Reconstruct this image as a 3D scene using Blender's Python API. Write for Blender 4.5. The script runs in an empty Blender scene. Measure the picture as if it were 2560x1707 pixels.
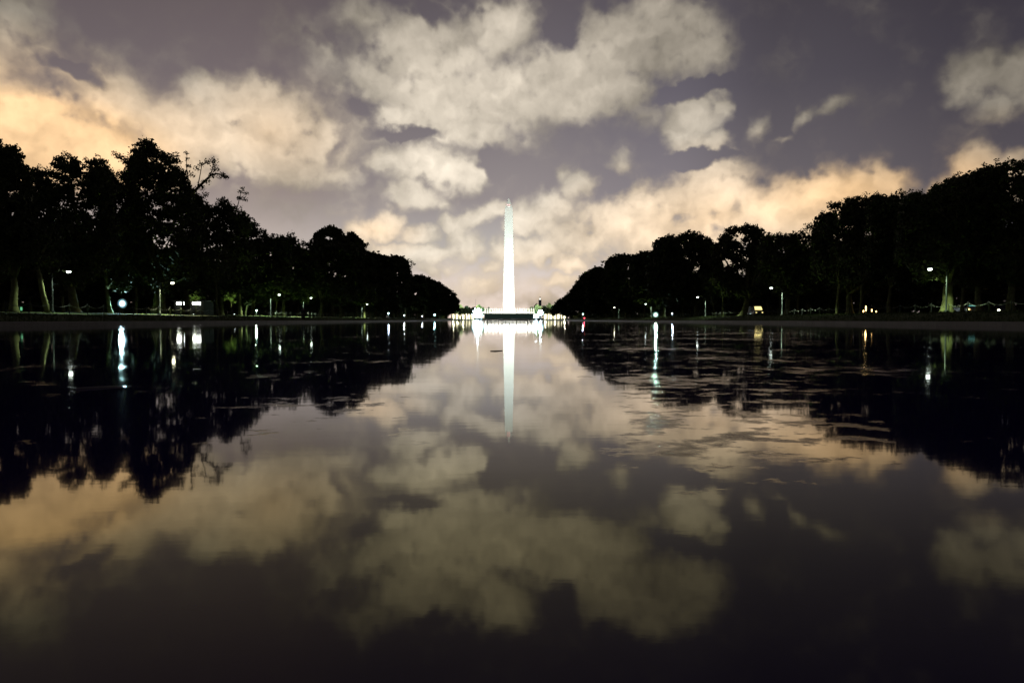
import bpy, math, random
import numpy as np
from mathutils import Vector, Matrix

random.seed(7)
R = math.radians
S = bpy.context.scene
COL = S.collection

# ------------------------------------------------------------------ camera
FPX = 2560 * 24.0 / 36.0          # focal length in photograph pixels
VPU, HZV = 1272.0, 799.5          # vanishing point of the pool axis in the photograph
CAM_H = 0.34
cam_d = bpy.data.cameras.new("camera")
cam = bpy.data.objects.new("camera", cam_d)
COL.objects.link(cam)
cam_d.sensor_width = 36.0
cam_d.lens = 24.0
cam_d.clip_start = 0.05
cam_d.clip_end = 20000
pitch = math.atan((853.5 - HZV) / FPX)
yaw = math.atan((1280 - VPU) / FPX)
cam.location = (0, 0, CAM_H)
cam.rotation_euler = (R(90) - pitch, 0, -yaw)
S.camera = cam

# ------------------------------------------------------------------ exposure
S.view_settings.view_transform = 'Standard'
S.view_settings.look = 'None'
S.view_settings.exposure = 0.0
S.view_settings.gamma = 1.0
S.cycles.max_bounces = 6
S.cycles.glossy_bounces = 4
S.cycles.diffuse_bounces = 2
S.cycles.transparent_max_bounces = 8
S.cycles.caustics_reflective = False
S.cycles.caustics_refractive = False
S.cycles.sample_clamp_indirect = 4.0
S.cycles.use_denoising = True


def lin(r, g, b):
    f = lambda c: ((c / 255 + 0.055) / 1.055) ** 2.4 if c > 10.3 else c / 255 / 12.92
    return (f(r), f(g), f(b), 1.0)


# ------------------------------------------------------------------ night sky (world)
W = bpy.data.worlds.new("World")
S.world = W
W.use_nodes = True
wt = W.node_tree
wt.nodes.clear()


class G:
    """small node-graph helper"""
    def __init__(s, tree): s.t = tree
    def n(s, kind, **kw):
        nd = s.t.nodes.new(kind)
        for k, v in kw.items(): setattr(nd, k, v)
        return nd
    def put(s, sock, v):
        if hasattr(v, 'is_output'): s.t.links.new(v, sock)
        elif v is not None: sock.default_value = v
    def m(s, op, a, b=None, c=None, clamp=False):
        nd = s.n('ShaderNodeMath', operation=op, use_clamp=clamp)
        for i, v in enumerate((a, b, c)):
            if v is not None: s.put(nd.inputs[i], v)
        return nd.outputs[0]
    def vm(s, op, a, b=None, scale=None):
        nd = s.n('ShaderNodeVectorMath', operation=op)
        s.put(nd.inputs[0], a)
        if b is not None: s.put(nd.inputs[1], b)
        if scale is not None: s.put(nd.inputs['Scale'], scale)
        return nd.outputs[1] if op in ('LENGTH', 'DOT_PRODUCT', 'DISTANCE') else nd.outputs[0]
    def noise(s, vec, scale, detail=4.0, rough=0.55, out='Fac', dist=0.0):
        nd = s.n('ShaderNodeTexNoise')
        s.put(nd.inputs['Vector'], vec)
        nd.inputs['Scale'].default_value = scale
        nd.inputs['Detail'].default_value = detail
        nd.inputs['Roughness'].default_value = rough
        nd.inputs['Distortion'].default_value = dist
        return nd.outputs[out]
    def ramp(s, fac, pts, interp='LINEAR'):
        nd = s.n('ShaderNodeValToRGB')
        s.put(nd.inputs[0], fac)
        cr = nd.color_ramp
        cr.interpolation = interp
        while len(cr.elements) < len(pts): cr.elements.new(0.5)
        for e, (p, c) in zip(cr.elements, pts):
            e.position = p
            e.color = c if len(c) == 4 else (*c, 1)
        return nd.outputs[0]
    def mix(s, f, a, b, blend='MIX'):
        nd = s.n('ShaderNodeMix', data_type='RGBA', blend_type=blend)
        s.put(nd.inputs[0], f); s.put(nd.inputs[6], a); s.put(nd.inputs[7], b)
        return nd.outputs[2]
    def step(s, x, lo, hi, a=0.0, b=1.0):
        nd = s.n('ShaderNodeMapRange', interpolation_type='SMOOTHSTEP')
        s.put(nd.inputs[0], x)
        for i, v in enumerate((lo, hi, a, b)): s.put(nd.inputs[i + 1], v)
        return nd.outputs[0]


g = G(wt)
tc = g.n('ShaderNodeTexCoord')
D = g.vm('NORMALIZE', tc.outputs['Generated'])
sp = g.n('ShaderNodeSeparateXYZ'); g.put(sp.inputs[0], D)
AZ = g.m('MULTIPLY', g.m('ARCTAN2', sp.outputs[0], sp.outputs[1]), 180 / math.pi)   # degrees right of the pool axis
EL = g.m('MULTIPLY', g.m('ARCSINE', sp.outputs[2]), 180 / math.pi)                  # degrees above the horizon
cb = g.n('ShaderNodeCombineXYZ'); g.put(cb.inputs[0], AZ); g.put(cb.inputs[1], EL)
P = cb.outputs[0]


def azel(x, y):
    """where a cloud stands in the sky, from where the photograph (2352 px wide) shows it"""
    X, Z = (x * 1.08844 - VPU) / FPX, (HZV - y * 1.08844) / FPX
    return math.degrees(math.atan(X)), math.degrees(math.atan2(Z, math.hypot(1, X)))


def blobs(vec, items, union=False):
    acc = None
    for it in items:
        x, y, rx, ry = it[:4]
        rot = it[4] if len(it) > 4 else 0
        w = it[5] if len(it) > 5 else 1.0
        a, e = azel(x, y)
        ca = math.cos(R(a))
        kx = math.degrees(1.08844 / FPX) * ca * ca
        ky = math.degrees(1.08844 / FPX) * ca
        mp = g.n('ShaderNodeMapping', vector_type='TEXTURE')
        g.put(mp.inputs['Vector'], vec)
        mp.inputs['Location'].default_value = (a, e, 0)
        mp.inputs['Rotation'].default_value = (0, 0, R(rot))
        mp.inputs['Scale'].default_value = (rx * kx, ry * ky, 1)
        gr = g.n('ShaderNodeTexGradient', gradient_type='SPHERICAL')
        g.put(gr.inputs[0], mp.outputs[0])
        f = g.m('MULTIPLY', gr.outputs['Fac'], w)
        if acc is None: acc = f
        elif union: acc = g.m('SMOOTH_MAX', acc, f, .14)
        else: acc = g.m('ADD', acc, f)
    return acc


# turbulence that frays the clouds
n1 = g.noise(P, 0.30, 3, 0.5, 'Color')
n2 = g.noise(P, 0.9, 3, 0.45, 'Color')
w1 = g.vm('SCALE', g.vm('SUBTRACT', n1, (0.5, 0.5, 0.5)), scale=1.7)
w2 = g.vm('SCALE', g.vm('SUBTRACT', n2, (0.5, 0.5, 0.5)), scale=1.25)
PW = g.vm('ADD', P, g.vm('ADD', w1, w2))

CLOUDS = [
    # high central bank
    (985, 130, 240, 130), (1150, 75, 125, 95), (1000, 240, 220, 120), (1150, 230, 190, 130), (1290, 190, 200, 120),
    (1430, 120, 220, 130), (1560, 110, 170, 110), (1300, 235, 190, 70), (1400, 215, 170, 80), (850, 60, 150, 80, -15, .65),
    (760, 130, 110, 100, 0, .5), (860, 200, 160, 110, 0, .75), (1110, 310, 110, 65, 0, .9), (1650, 135, 90, 70, 0, .55), (1500, 30, 90, 60), (900, 275, 110, 50, 0, .75), (1040, 300, 110, 60),
    # band on the left
    (285, 240, 160, 110), (410, 300, 170, 110), (520, 270, 190, 115), (640, 280, 180, 110), (720, 330, 145, 100), (640, 370, 180, 90),
    (560, 340, 200, 110), (690, 395, 150, 60), (780, 400, 100, 60, 0, .7), (600, 235, 110, 75), (490, 220, 90, 60),
    (60, 270, 260, 130), (150, 340, 320, 140), (-20, 340, 280, 160), (260, 360, 220, 120), (-160, 300, 260, 200), (400, 380, 180, 90),
    (40, 50, 170, 130, 0, .72), (90, 110, 110, 110, 0, .62), (-30, 140, 170, 100, 0, .7), (190, 195, 150, 40, -25, .5), (-150, 60, 240, 180, 0, .7),
    # thin veil between the two banks
    (790, 210, 170, 200, 0, .42), (720, 90, 150, 130, 0, .40), (850, 300, 140, 90, 0, .45), (1480, 270, 220, 60, 0, .40), (1200, 330, 160, 70, 0, .42), (250, 130, 240, 90, -20, .38), (560, 420, 260, 60, 0, .42), (700, 470, 300, 90, 0, .36),
    # low cloud left of the column and its small neighbours
    (975, 378, 180, 72), (1045, 395, 110, 75), (950, 445, 110, 55), (890, 372, 80, 50), (1085, 400, 60, 60), (1020, 470, 50, 30, 0, .6),
    (866, 526, 98, 46), (832, 536, 62, 42), (900, 513, 52, 50), (968, 540, 74, 38), (1066, 572, 72, 62), (1052, 540, 46, 44), (1130, 610, 60, 34, 0, .8), (1000, 620, 110, 30, 0, .7),
    (1100, 498, 86, 36, 20), (1040, 514, 60, 34), (965, 588, 135, 42), (880, 580, 100, 42), (1140, 480, 40, 40), (1015, 580, 60, 34, 0, .8),
    (1232, 500, 105, 66), (1195, 520, 60, 50), (1180, 578, 108, 52), (1240, 574, 95, 56), (1110, 655, 130, 62, 0, .65), (1040, 675, 100, 45, 0, .5),
    (1250, 690, 200, 50, 0, .6), (1300, 605, 84, 44), (1290, 650, 120, 36, 0, .7), (1400, 640, 80, 50, 0, .6),
    # long bank on the right
    (1500, 485, 230, 80, 14), (1640, 430, 150, 105), (1690, 490, 220, 100), (1400, 510, 190, 80), (1330, 545, 150, 75),
    (1560, 550, 270, 95), (1850, 455, 240, 80, 8), (1980, 435, 140, 75), (2030, 420, 65, 50), (1850, 520, 300, 90), (1470, 470, 120, 60),
    (1330, 430, 62, 60, 0, .85), (1300, 400, 36, 40, 0, .6), (1270, 470, 100, 60, 0, .8), (1450, 438, 100, 36, 10, .7), (1380, 590, 120, 45, 0, .6), (1600, 600, 260, 70),
    # singles on the right
    (1585, 275, 92, 80), (1650, 250, 55, 58, 0, .85), (1580, 325, 84, 50), (1640, 330, 56, 36, 0, .8), (1560, 300, 60, 70),
    (2235, 180, 130, 80, 0, .9), (2330, 175, 140, 85, 0, .9), (2290, 245, 130, 52, 0, .75), (2200, 205, 70, 60, 0, .8), (2400, 200, 160, 110, 0, .8),
    (2235, 385, 100, 66, 30), (2200, 440, 130, 60), (2330, 400, 160, 70), (2260, 440, 200, 80),
    (1900, 238, 80, 30, 12, .62), (1840, 275, 24, 62, -32, .62), (1742, 302, 42, 46, -25, .6), (1795, 330, 40, 18, 0, .45), (1420, 372, 52, 36, 0, .6), (1600, 20, 60, 26, 0, .4),
]
dens = blobs(PW, CLOUDS, True)
n3 = g.noise(PW, 0.34, 5, 0.46)
n4 = g.noise(P, 0.2, 4, 0.5)
dens = g.m('SUBTRACT', dens, blobs(PW, [(1590, 212, 130, 24, 8, .7), (1600, 368, 110, 24, 0, .8), (775, 340, 24, 50, -30, .4), (1000, 55, 60, 26, -20, .5), (1290, 80, 44, 50, 0, .5),
                                        (950, 308, 130, 18, 4, .7), (830, 255, 60, 30, -30, .35), (1685, 478, 24, 28, 0, .45), (1550, 575, 80, 22, 0, .3), (200, 172, 130, 20, -20, .4), (1420, 425, 40, 24, 0, .4), (1130, 370, 30, 50, 0, .5)]))
dd = g.m('ADD', g.m('MULTIPLY', dens, 1.45), g.m('MULTIPLY', g.m('SUBTRACT', n3, 0.5), g.m('MULTIPLY_ADD', g.step(dens, .2, .55), -.5, .80)))
cover = g.step(dd, 0.14, 0.86)
core = g.step(dd, 0.2, 1.25)
# clear night air, brighter towards the town on the horizon
base = g.ramp(g.m('DIVIDE', EL, 90.0), [(-0.0, lin(232, 212, 198)), (0.03, lin(224, 210, 202)), (0.065, lin(178, 174, 173)), (0.11, lin(142, 135, 137)),
                                        (0.20, lin(108, 103, 110)), (0.30, lin(84, 78, 84)), (0.5, lin(58, 52, 64)), (1.0, lin(26, 24, 34))])
azf = g.ramp(g.m('MULTIPLY_ADD', AZ, 1 / 360.0, 0.5),
             [(0.0, (.10, .10, .14)), (0.28, (.3, .28, .3)), (0.40, (1.05, .95, .88)), (0.445, (1.2, 1.08, .98)), (0.475, (1.08, 1.04, 1.0)), (0.5, (1.15, 1.12, 1.08)), (0.535, (.92, .91, .95)), (0.56, (.56, .55, .58)), (0.60, (.36, .35, .39)), (0.72, (.22, .21, .25)), (1.0, (.10, .10, .14))], 'EASE')
base = g.mix(1.0, base, azf, 'MULTIPLY')
# how warm and how strongly the town lights each part of the cloud deck
warm = blobs(P, [(60, 320, 560, 260), (150, 380, 360, 160, 0, .8), (1650, 500, 520, 190, 8, .5), (1980, 440, 300, 160, 0, .65), (620, 310, 280, 170, 0, .4), (860, 530, 140, 70, 0, .4), (1200, 670, 330, 110, 0, .3), (2250, 400, 250, 150, 0, .6)])
glow = blobs(P, [(130, 350, 560, 300), (580, 330, 420, 240, 0, .68), (1010, 210, 460, 260, 0, .52), (1000, 400, 300, 160, 0, .75), (1250, 180, 420, 260, 0, .38), (1500, 500, 520, 220, 8, 1.0),
                 (1850, 480, 360, 160, 0, .6), (860, 530, 150, 90, 0, .8), (1120, 570, 360, 190, 0, 1.35), (1590, 290, 200, 160, 0, .35), (-100, 300, 500, 260, 0, .5), (2200, 410, 260, 140, 0, .45)])
ccol = g.mix(g.m('MULTIPLY', warm, 1.25, clamp=True), lin(216, 204, 186), lin(244, 203, 154))
gl = g.m('ADD', g.m('MULTIPLY', glow, 0.85), 0.38)
gl = g.m('MINIMUM', gl, 1.12)
mott = g.m('MULTIPLY_ADD', g.noise(PW, 0.2, 4, 0.5), 1.1, 0.45)
gl = g.m('MULTIPLY', gl, mott)
gl = g.m('MULTIPLY', gl, g.m('MULTIPLY_ADD', core, 0.38, 0.74))
n5 = g.noise(g.vm('ADD', PW, (-.25, .75, 0)), 0.34, 5, 0.46)                      # billows catch the light from the town below
gl = g.m('MULTIPLY', gl, g.m('MULTIPLY_ADD', g.m('SUBTRACT', n5, n3), -0.9, 1.0))
sc = g.vm('SCALE', ccol, scale=gl)
sky = g.mix(cover, base, sc)
# the physical sky after dusk adds a trace of blue
nsk = g.n('ShaderNodeTexSky', sky_type='NISHITA')
nsk.sun_disc = False
nsk.sun_elevation = R(-6)
nsk.sun_rotation = R(180)
sky = g.mix(1.0, sky, g.vm('SCALE', nsk.outputs[0], scale=0.05), 'ADD')
bg = g.n('ShaderNodeBackground'); g.put(bg.inputs[0], sky); bg.inputs[1].default_value = 1.0
wo = g.n('ShaderNodeOutputWorld'); wt.links.new(bg.outputs[0], wo.inputs[0])

# ------------------------------------------------------------------ helpers


def at(u, v, d):
    """world point at distance d along the pool, from where the photograph shows it"""
    return Vector(((u - VPU) / FPX * d, d, CAM_H + (HZV - v) / FPX * d))


def tag(o, label=None, cat=None, group=None, kind=None):
    if label: o['label'] = label
    if cat: o['category'] = cat
    if group: o['group'] = group
    if kind: o['kind'] = kind
    return o


def thing(name, label, cat, loc, group=None):
    o = bpy.data.objects.new(name, None)
    COL.objects.link(o)
    o.location = loc
    o.empty_display_size = 0.3
    return tag(o, label, cat, group)


class MB:
    def __init__(s): s.v = []; s.f = []; s.sm = []
    def add(s, vs, fs, smooth=False):
        k = len(s.v)
        s.v += [tuple(p) for p in vs]
        s.f += [tuple(i + k for i in f) for f in fs]
        s.sm += [smooth] * len(fs)
        return s
    def box(s, x0, x1, y0, y1, z0, z1, bev=0.0, taper=0.0):
        t = taper
        if bev <= 0:
            vs = [(x0, y0, z0), (x1, y0, z0), (x1, y1, z0), (x0, y1, z0), (x0 + t, y0 + t, z1), (x1 - t, y0 + t, z1), (x1 - t, y1 - t, z1), (x0 + t, y1 - t, z1)]
            return s.add(vs, [(3, 2, 1, 0), (4, 5, 6, 7), (0, 1, 5, 4), (1, 2, 6, 5), (2, 3, 7, 6), (3, 0, 4, 7)])
        b = bev
        rings = []
        for z, q in ((z0, b), (z0 + b, 0), (z1 - b, 0), (z1, b)):
            rings.append([(x0 + q, y0 + q, z), (x1 - q, y0 + q, z), (x1 - q, y1 - q, z), (x0 + q, y1 - q, z)])
        vs = [p for r in rings for p in r]
        fs = [(3, 2, 1, 0), (12, 13, 14, 15)]
        for k in range(3):
            for i in range(4):
                j = (i + 1) % 4
                fs.append((k * 4 + i, k * 4 + j, k * 4 + 4 + j, k * 4 + 4 + i))
        return s.add(vs, fs)
    def tube(s, pts, rad, seg=7, cap=True):
        pts = [Vector(p) for p in pts]
        if not hasattr(rad, '__len__'): rad = [rad] * len(pts)
        vs, fs = [], []
        for i, p in enumerate(pts):
            t = (pts[min(i + 1, len(pts) - 1)] - pts[max(i - 1, 0)])
            t = t.normalized() if t.length > 1e-9 else Vector((0, 0, 1))
            a = t.cross(Vector((0, 1, 0)) if abs(t.y) < 0.9 else Vector((1, 0, 0))).normalized()
            b = t.cross(a)
            for k in range(seg):
                q = 2 * math.pi * k / seg
                vs.append(p + (a * math.cos(q) + b * math.sin(q)) * rad[i])
        for i in range(len(pts) - 1):
            for k in range(seg):
                j = (k + 1) % seg
                fs.append((i * seg + k, i * seg + j, i * seg + seg + j, i * seg + seg + k))
        if cap:
            fs.append(tuple(range(seg))[::-1])
            fs.append(tuple(range((len(pts) - 1) * seg, len(pts) * seg)))
        return s.add(vs, fs, True)
    def lathe(s, c, prof, seg=16):
        """prof: (radius, z) pairs round a vertical axis at c"""
        c = Vector(c)
        vs, fs = [], []
        for r, z in prof:
            for k in range(seg):
                q = 2 * math.pi * k / seg
                vs.append((c.x + r * math.cos(q), c.y + r * math.sin(q), c.z + z))
        for i in range(len(prof) - 1):
            for k in range(seg):
                j = (k + 1) % seg
                fs.append((i * seg + k, i * seg + j, i * seg + seg + j, i * seg + seg + k))
        fs.append(tuple(range(seg))[::-1])
        fs.append(tuple(range((len(prof) - 1) * seg, len(prof) * seg)))
        return s.add(vs, fs, True)
    def extrude_x(s, prof, x0, x1, tuck=None):
        """(y, z) outline carried from x0 to x1"""
        n = len(prof)
        a = [(x0, y, z) for y, z in prof]
        b = [(x1, y, z) for y, z in prof]
        if tuck:
            a = [(x0 + tuck(z), y, z) for y, z in prof]
            b = [(x1 - tuck(z), y, z) for y, z in prof]
        fs = [tuple(range(n)), tuple(range(n, 2 * n))[::-1]]
        for i in range(n):
            j = (i + 1) % n
            fs.append((i, i + n, j + n, j))
        return s.add(a + b, fs)
    def build(s, name, mat, parent=None, origin=None):
        me = bpy.data.meshes.new(name)
        org = Vector(origin) if origin is not None else (Vector(root_loc(parent)) if parent else Vector((0, 0, 0)))
        me.from_pydata([tuple(Vector(p) - org) for p in s.v], [], s.f)
        me.polygons.foreach_set('use_smooth', s.sm)
        me.materials.append(mat)
        o = bpy.data.objects.new(name, me)
        COL.objects.link(o)
        if parent: o.parent = parent
        else: o.location = org
        return o


def root_loc(o):
    p = Vector((0, 0, 0))
    while o is not None:
        p += o.location
        o = o.parent
    return p


def leaves(name, mat, clumps, parent, origin, leaf, seed, flat=0.75):
    """clumps: (x, y, z, radius, count). A crown of many small leaf sprays."""
    rg = np.random.default_rng(seed)
    C = np.array([c[:3] for c in clumps]); r = np.array([c[3] for c in clumps]); n = np.array([int(c[4]) for c in clumps])
    idx = np.repeat(np.arange(len(C)), n)
    N = len(idx)
    off = rg.normal(0, 0.48, (N, 3)); off[:, 2] *= flat
    ln = np.linalg.norm(off, axis=1, keepdims=True)
    off *= np.minimum(1, 1.05 / np.maximum(ln, 1e-6))
    c = C[idx] + off * r[idx, None]
    a = rg.normal(0, 1, (N, 3)); a /= np.linalg.norm(a, axis=1, keepdims=True)
    b = rg.normal(0, 1, (N, 3)); b -= a * (a * b).sum(1, keepdims=True); b /= np.linalg.norm(b, axis=1, keepdims=True)
    k = np.array([c[5] if len(c) > 5 else 1.0 for c in clumps])
    s = leaf * rg.uniform(0.5, 1.25, (N, 1)) * k[idx, None]
    v = np.empty((N, 4, 3))
    v[:, 0] = c - a * s * 0.62; v[:, 1] = c + b * s * 0.38 - a * s * 0.1
    v[:, 2] = c + a * s * 0.62; v[:, 3] = c - b * s * 0.36 + a * s * 0.08
    v = v.reshape(-1, 3) - np.array(origin)
    me = bpy.data.meshes.new(name)
    me.vertices.add(N * 4); me.vertices.foreach_set('co', v.astype(np.float32).ravel())
    me.loops.add(N * 4); me.loops.foreach_set('vertex_index', np.arange(N * 4, dtype=np.int32))
    me.polygons.add(N)
    me.polygons.foreach_set('loop_start', np.arange(0, N * 4, 4, dtype=np.int32))
    me.polygons.foreach_set('loop_total', np.full(N, 4, dtype=np.int32))
    me.materials.append(mat)
    me.update(calc_edges=True)
    o = bpy.data.objects.new(name, me)
    COL.objects.link(o)
    if parent: o.parent = parent
    return o


# ------------------------------------------------------------------ materials
def material(name, col, rough=0.7, noise=None, bump=0.0, spec=0.3, metal=0.0):
    """col, and optionally (scale, second colour) mottling and bump in object space"""
    m = bpy.data.materials.new(name); m.use_nodes = True
    q = G(m.node_tree); bs = m.node_tree.nodes['Principled BSDF']
    bs.inputs['Base Color'].default_value = (*col, 1)
    bs.inputs['Roughness'].default_value = rough
    bs.inputs['Specular IOR Level'].default_value = spec
    bs.inputs['Metallic'].default_value = metal
    t = q.n('ShaderNodeTexCoord')
    if noise:
        f = q.noise(t.outputs['Object'], noise[0], 6, 0.6)
        q.put(bs.inputs['Base Color'], q.mix(q.step(f, .35, .65), (*col, 1), (*noise[1], 1)))
    if bump:
        bp = q.n('ShaderNodeBump'); bp.inputs['Strength'].default_value = bump
        q.put(bp.inputs['Height'], q.noise(t.outputs['Object'], (noise or (6,))[0] * 2, 5, 0.6))
        q.put(bs.inputs['Normal'], bp.outputs[0])
    return m


def glow(name, col, strength):
    m = bpy.data.materials.new(name); m.use_nodes = True
    bs = m.node_tree.nodes['Principled BSDF']
    bs.inputs['Base Color'].default_value = (.8, .8, .8, 1)
    bs.inputs['Emission Color'].default_value = (*col, 1)
    bs.inputs['Emission Strength'].default_value = strength
    return m


M = {
    'leaf': material('leaf', (.045, .06, .022), .65, (.5, (.07, .085, .03)), spec=.15),
    'leaf_dry': material('leaf_dry', (.06, .06, .025), .65, (.5, (.09, .075, .03)), spec=.15),
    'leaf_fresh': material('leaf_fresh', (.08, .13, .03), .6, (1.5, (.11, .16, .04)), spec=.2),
    'bark': material('bark', (.20, .21, .085), .9, (1.6, (.11, .11, .05)), .6, .1),
    'grass': material('grass', (.055, .085, .025), .9, (.9, (.085, .11, .035)), .5, .1),
    'stone': material('stone', (.34, .31, .27), .75, (.7, (.26, .24, .21)), .25),
    'granite': material('granite', (.22, .20, .18), .7, (2.5, (.15, .14, .125)), .2),
    'metal': material('metal', (.20, .23, .22), .45, (5, (.13, .15, .15)), .05, .5, .4),
    'dark_metal': material('dark_metal', (.03, .035, .035), .5, (5, (.05, .05, .05)), .05, .4, .2),
    'rope': material('rope', (.15, .155, .13), .8, (20, (.11, .115, .10)), .2),
    'paint_dark': material('paint_dark', (.02, .022, .028), .25, (3, (.03, .03, .035)), 0, .6),
    'paint_grey': material('paint_grey', (.25, .26, .28), .3, (3, (.2, .2, .22)), 0, .6),
    'glass': material('glass', (.015, .018, .02), .08, None, 0, .8),
    'rubber': material('rubber', (.02, .02, .02), .85, (10, (.03, .03, .03)), .1),
    'cloth': material('cloth', (.018, .018, .022), .9, (12, (.03, .03, .035)), .2),
    'skin': material('skin', (.45, .28, .2), .55, (9, (.4, .24, .17)), .05),
    'hair': material('hair', (.02, .015, .012), .6, (30, (.03, .02, .015)), .2),
    'wood': material('wood', (.06, .045, .03), .8, (9, (.09, .07, .05)), .3),
    'pale': material('pale', (.7, .69, .64), .7, (8, (.6, .59, .55)), .1),
    'tower_stone': material('tower_stone', (.10, .10, .12), .8, (.08, (.07, .07, .09)), .1),
    'lamp_post': material('lamp_post', (.022, .028, .026), .5, (5, (.016, .02, .018)), .05, .3),
    'dirt': material('dirt', (.06, .065, .03), .9, (1.2, (.085, .075, .045)), .4, .1),
    'hazed_stone': material('hazed_stone', (.13, .19, .15), .85, (.8, (.08, .13, .10)), .3),  # wall stone lifted towards green to stand in for glare haze
    'lamp_white': glow('lamp_white', (.86, 1.0, .86), 12),
    'lamp_warm': glow('lamp_warm', (1.0, .95, .62), 22),
    'lamp_cyan': glow('lamp_cyan', (.55, .9, 1.0), 12),
    'lamp_teal': glow('lamp_teal', (.5, 1.0, .95), 10),
    'lamp_red': glow('lamp_red', (1.0, .03, .05), 14),
    'lamp_amber': glow('lamp_amber', (1.0, .62, .2), 7),
    'panel_white': glow('panel_white', (.96, 1.0, .93), 12),
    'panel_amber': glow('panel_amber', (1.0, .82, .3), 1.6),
    'sign_green': glow('sign_green', (.25, 1.0, .45), .5),
    'sign_teal': glow('sign_teal', (.15, .6, .55), .5),
    'beacon': glow('beacon', (1.0, .05, .06), 4),
    'window_lit': glow('window_lit', (1.0, .95, .85), 1.3),
}


def monument_stone():
    m = bpy.data.materials.new('marble'); m.use_nodes = True
    q = G(m.node_tree); bs = m.node_tree.nodes['Principled BSDF']
    t = q.n('ShaderNodeTexCoord')
    br = q.n('ShaderNodeTexBrick'); q.put(br.inputs['Vector'], q.vm('MULTIPLY', t.outputs['Object'], (1, 1, 1)))
    mp = q.n('ShaderNodeMapping'); q.put(mp.inputs[0], t.outputs['Object']); mp.inputs['Rotation'].default_value = (R(90), 0, 0)
    q.put(br.inputs['Vector'], mp.outputs[0])
    br.inputs['Scale'].default_value = 1.0
    br.inputs['Brick Width'].default_value = 2.0; br.inputs['Row Height'].default_value = .75
    br.inputs['Mortar Size'].default_value = .03
    br.inputs['Color1'].default_value = (.62, .62, .57, 1); br.inputs['Color2'].default_value = (.56, .56, .52, 1); br.inputs['Mortar'].default_value = (.45, .45, .42, 1)
    st = q.noise(t.outputs['Object'], .07, 5, .6)
    q.put(bs.inputs['Base Color'], q.mix(q.step(st, .4, .7, 0, .4), br.outputs[0], (.5, .5, .46, 1)))
    bs.inputs['Roughness'].default_value = .8
    return m




def lens_glow(name, inner, outer, strength):
    """lamp lens whose emission fades outward to imitate the glare round it"""
    m = bpy.data.materials.new(name); m.use_nodes = True
    q = G(m.node_tree); bs = m.node_tree.nodes['Principled BSDF']
    t = q.n('ShaderNodeTexCoord')
    p = q.vm('MULTIPLY', q.vm('SUBTRACT', t.outputs['Generated'], (.5, 0, .5)), (2, 0, 2))
    r = q.m('MINIMUM', q.vm('LENGTH', p), 1.0)
    f = q.m('SUBTRACT', 1.0, r)
    q.put(bs.inputs['Emission Color'], q.mix(q.step(f, .1, .6), (*outer, 1), (*inner, 1)))
    q.put(bs.inputs['Emission Strength'], q.m('MULTIPLY_ADD', q.m('POWER', f, 3.0), strength, .12))  # radial fade puts a halo into the lens emission
    return m


M['lens_cyan'] = lens_glow('lens_cyan', (.75, .95, 1.0), (.2, .6, .9), 26)
M['lens_teal'] = lens_glow('lens_teal', (.85, 1.0, .95), (.3, .9, .75), 14)
M['marble'] = monument_stone()


def coping_stone():
    m = bpy.data.materials.new('coping_stone'); m.use_nodes = True
    q = G(m.node_tree); bs = m.node_tree.nodes['Principled BSDF']
    t = q.n('ShaderNodeTexCoord')
    br = q.n('ShaderNodeTexBrick')
    mp = q.n('ShaderNodeMapping'); q.put(mp.inputs[0], t.outputs['Object']); mp.inputs['Rotation'].default_value = (0, 0, R(90))
    q.put(br.inputs['Vector'], mp.outputs[0])
    br.inputs['Brick Width'].default_value = 1.8; br.inputs['Row Height'].default_value = .9; br.inputs['Mortar Size'].default_value = .012; br.inputs['Scale'].default_value = 1
    br.inputs['Color1'].default_value = (.21, .19, .165, 1); br.inputs['Color2'].default_value = (.175, .155, .135, 1); br.inputs['Mortar'].default_value = (.13, .115, .10, 1)
    f = q.noise(t.outputs['Object'], 1.3, 6, .65)
    q.put(bs.inputs['Base Color'], q.mix(q.step(f, .4, .7, 0, .6), br.outputs[0], (.12, .11, .09, 1)))
    bs.inputs['Roughness'].default_value = .6
    return m


M['coping_stone'] = coping_stone()


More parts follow.
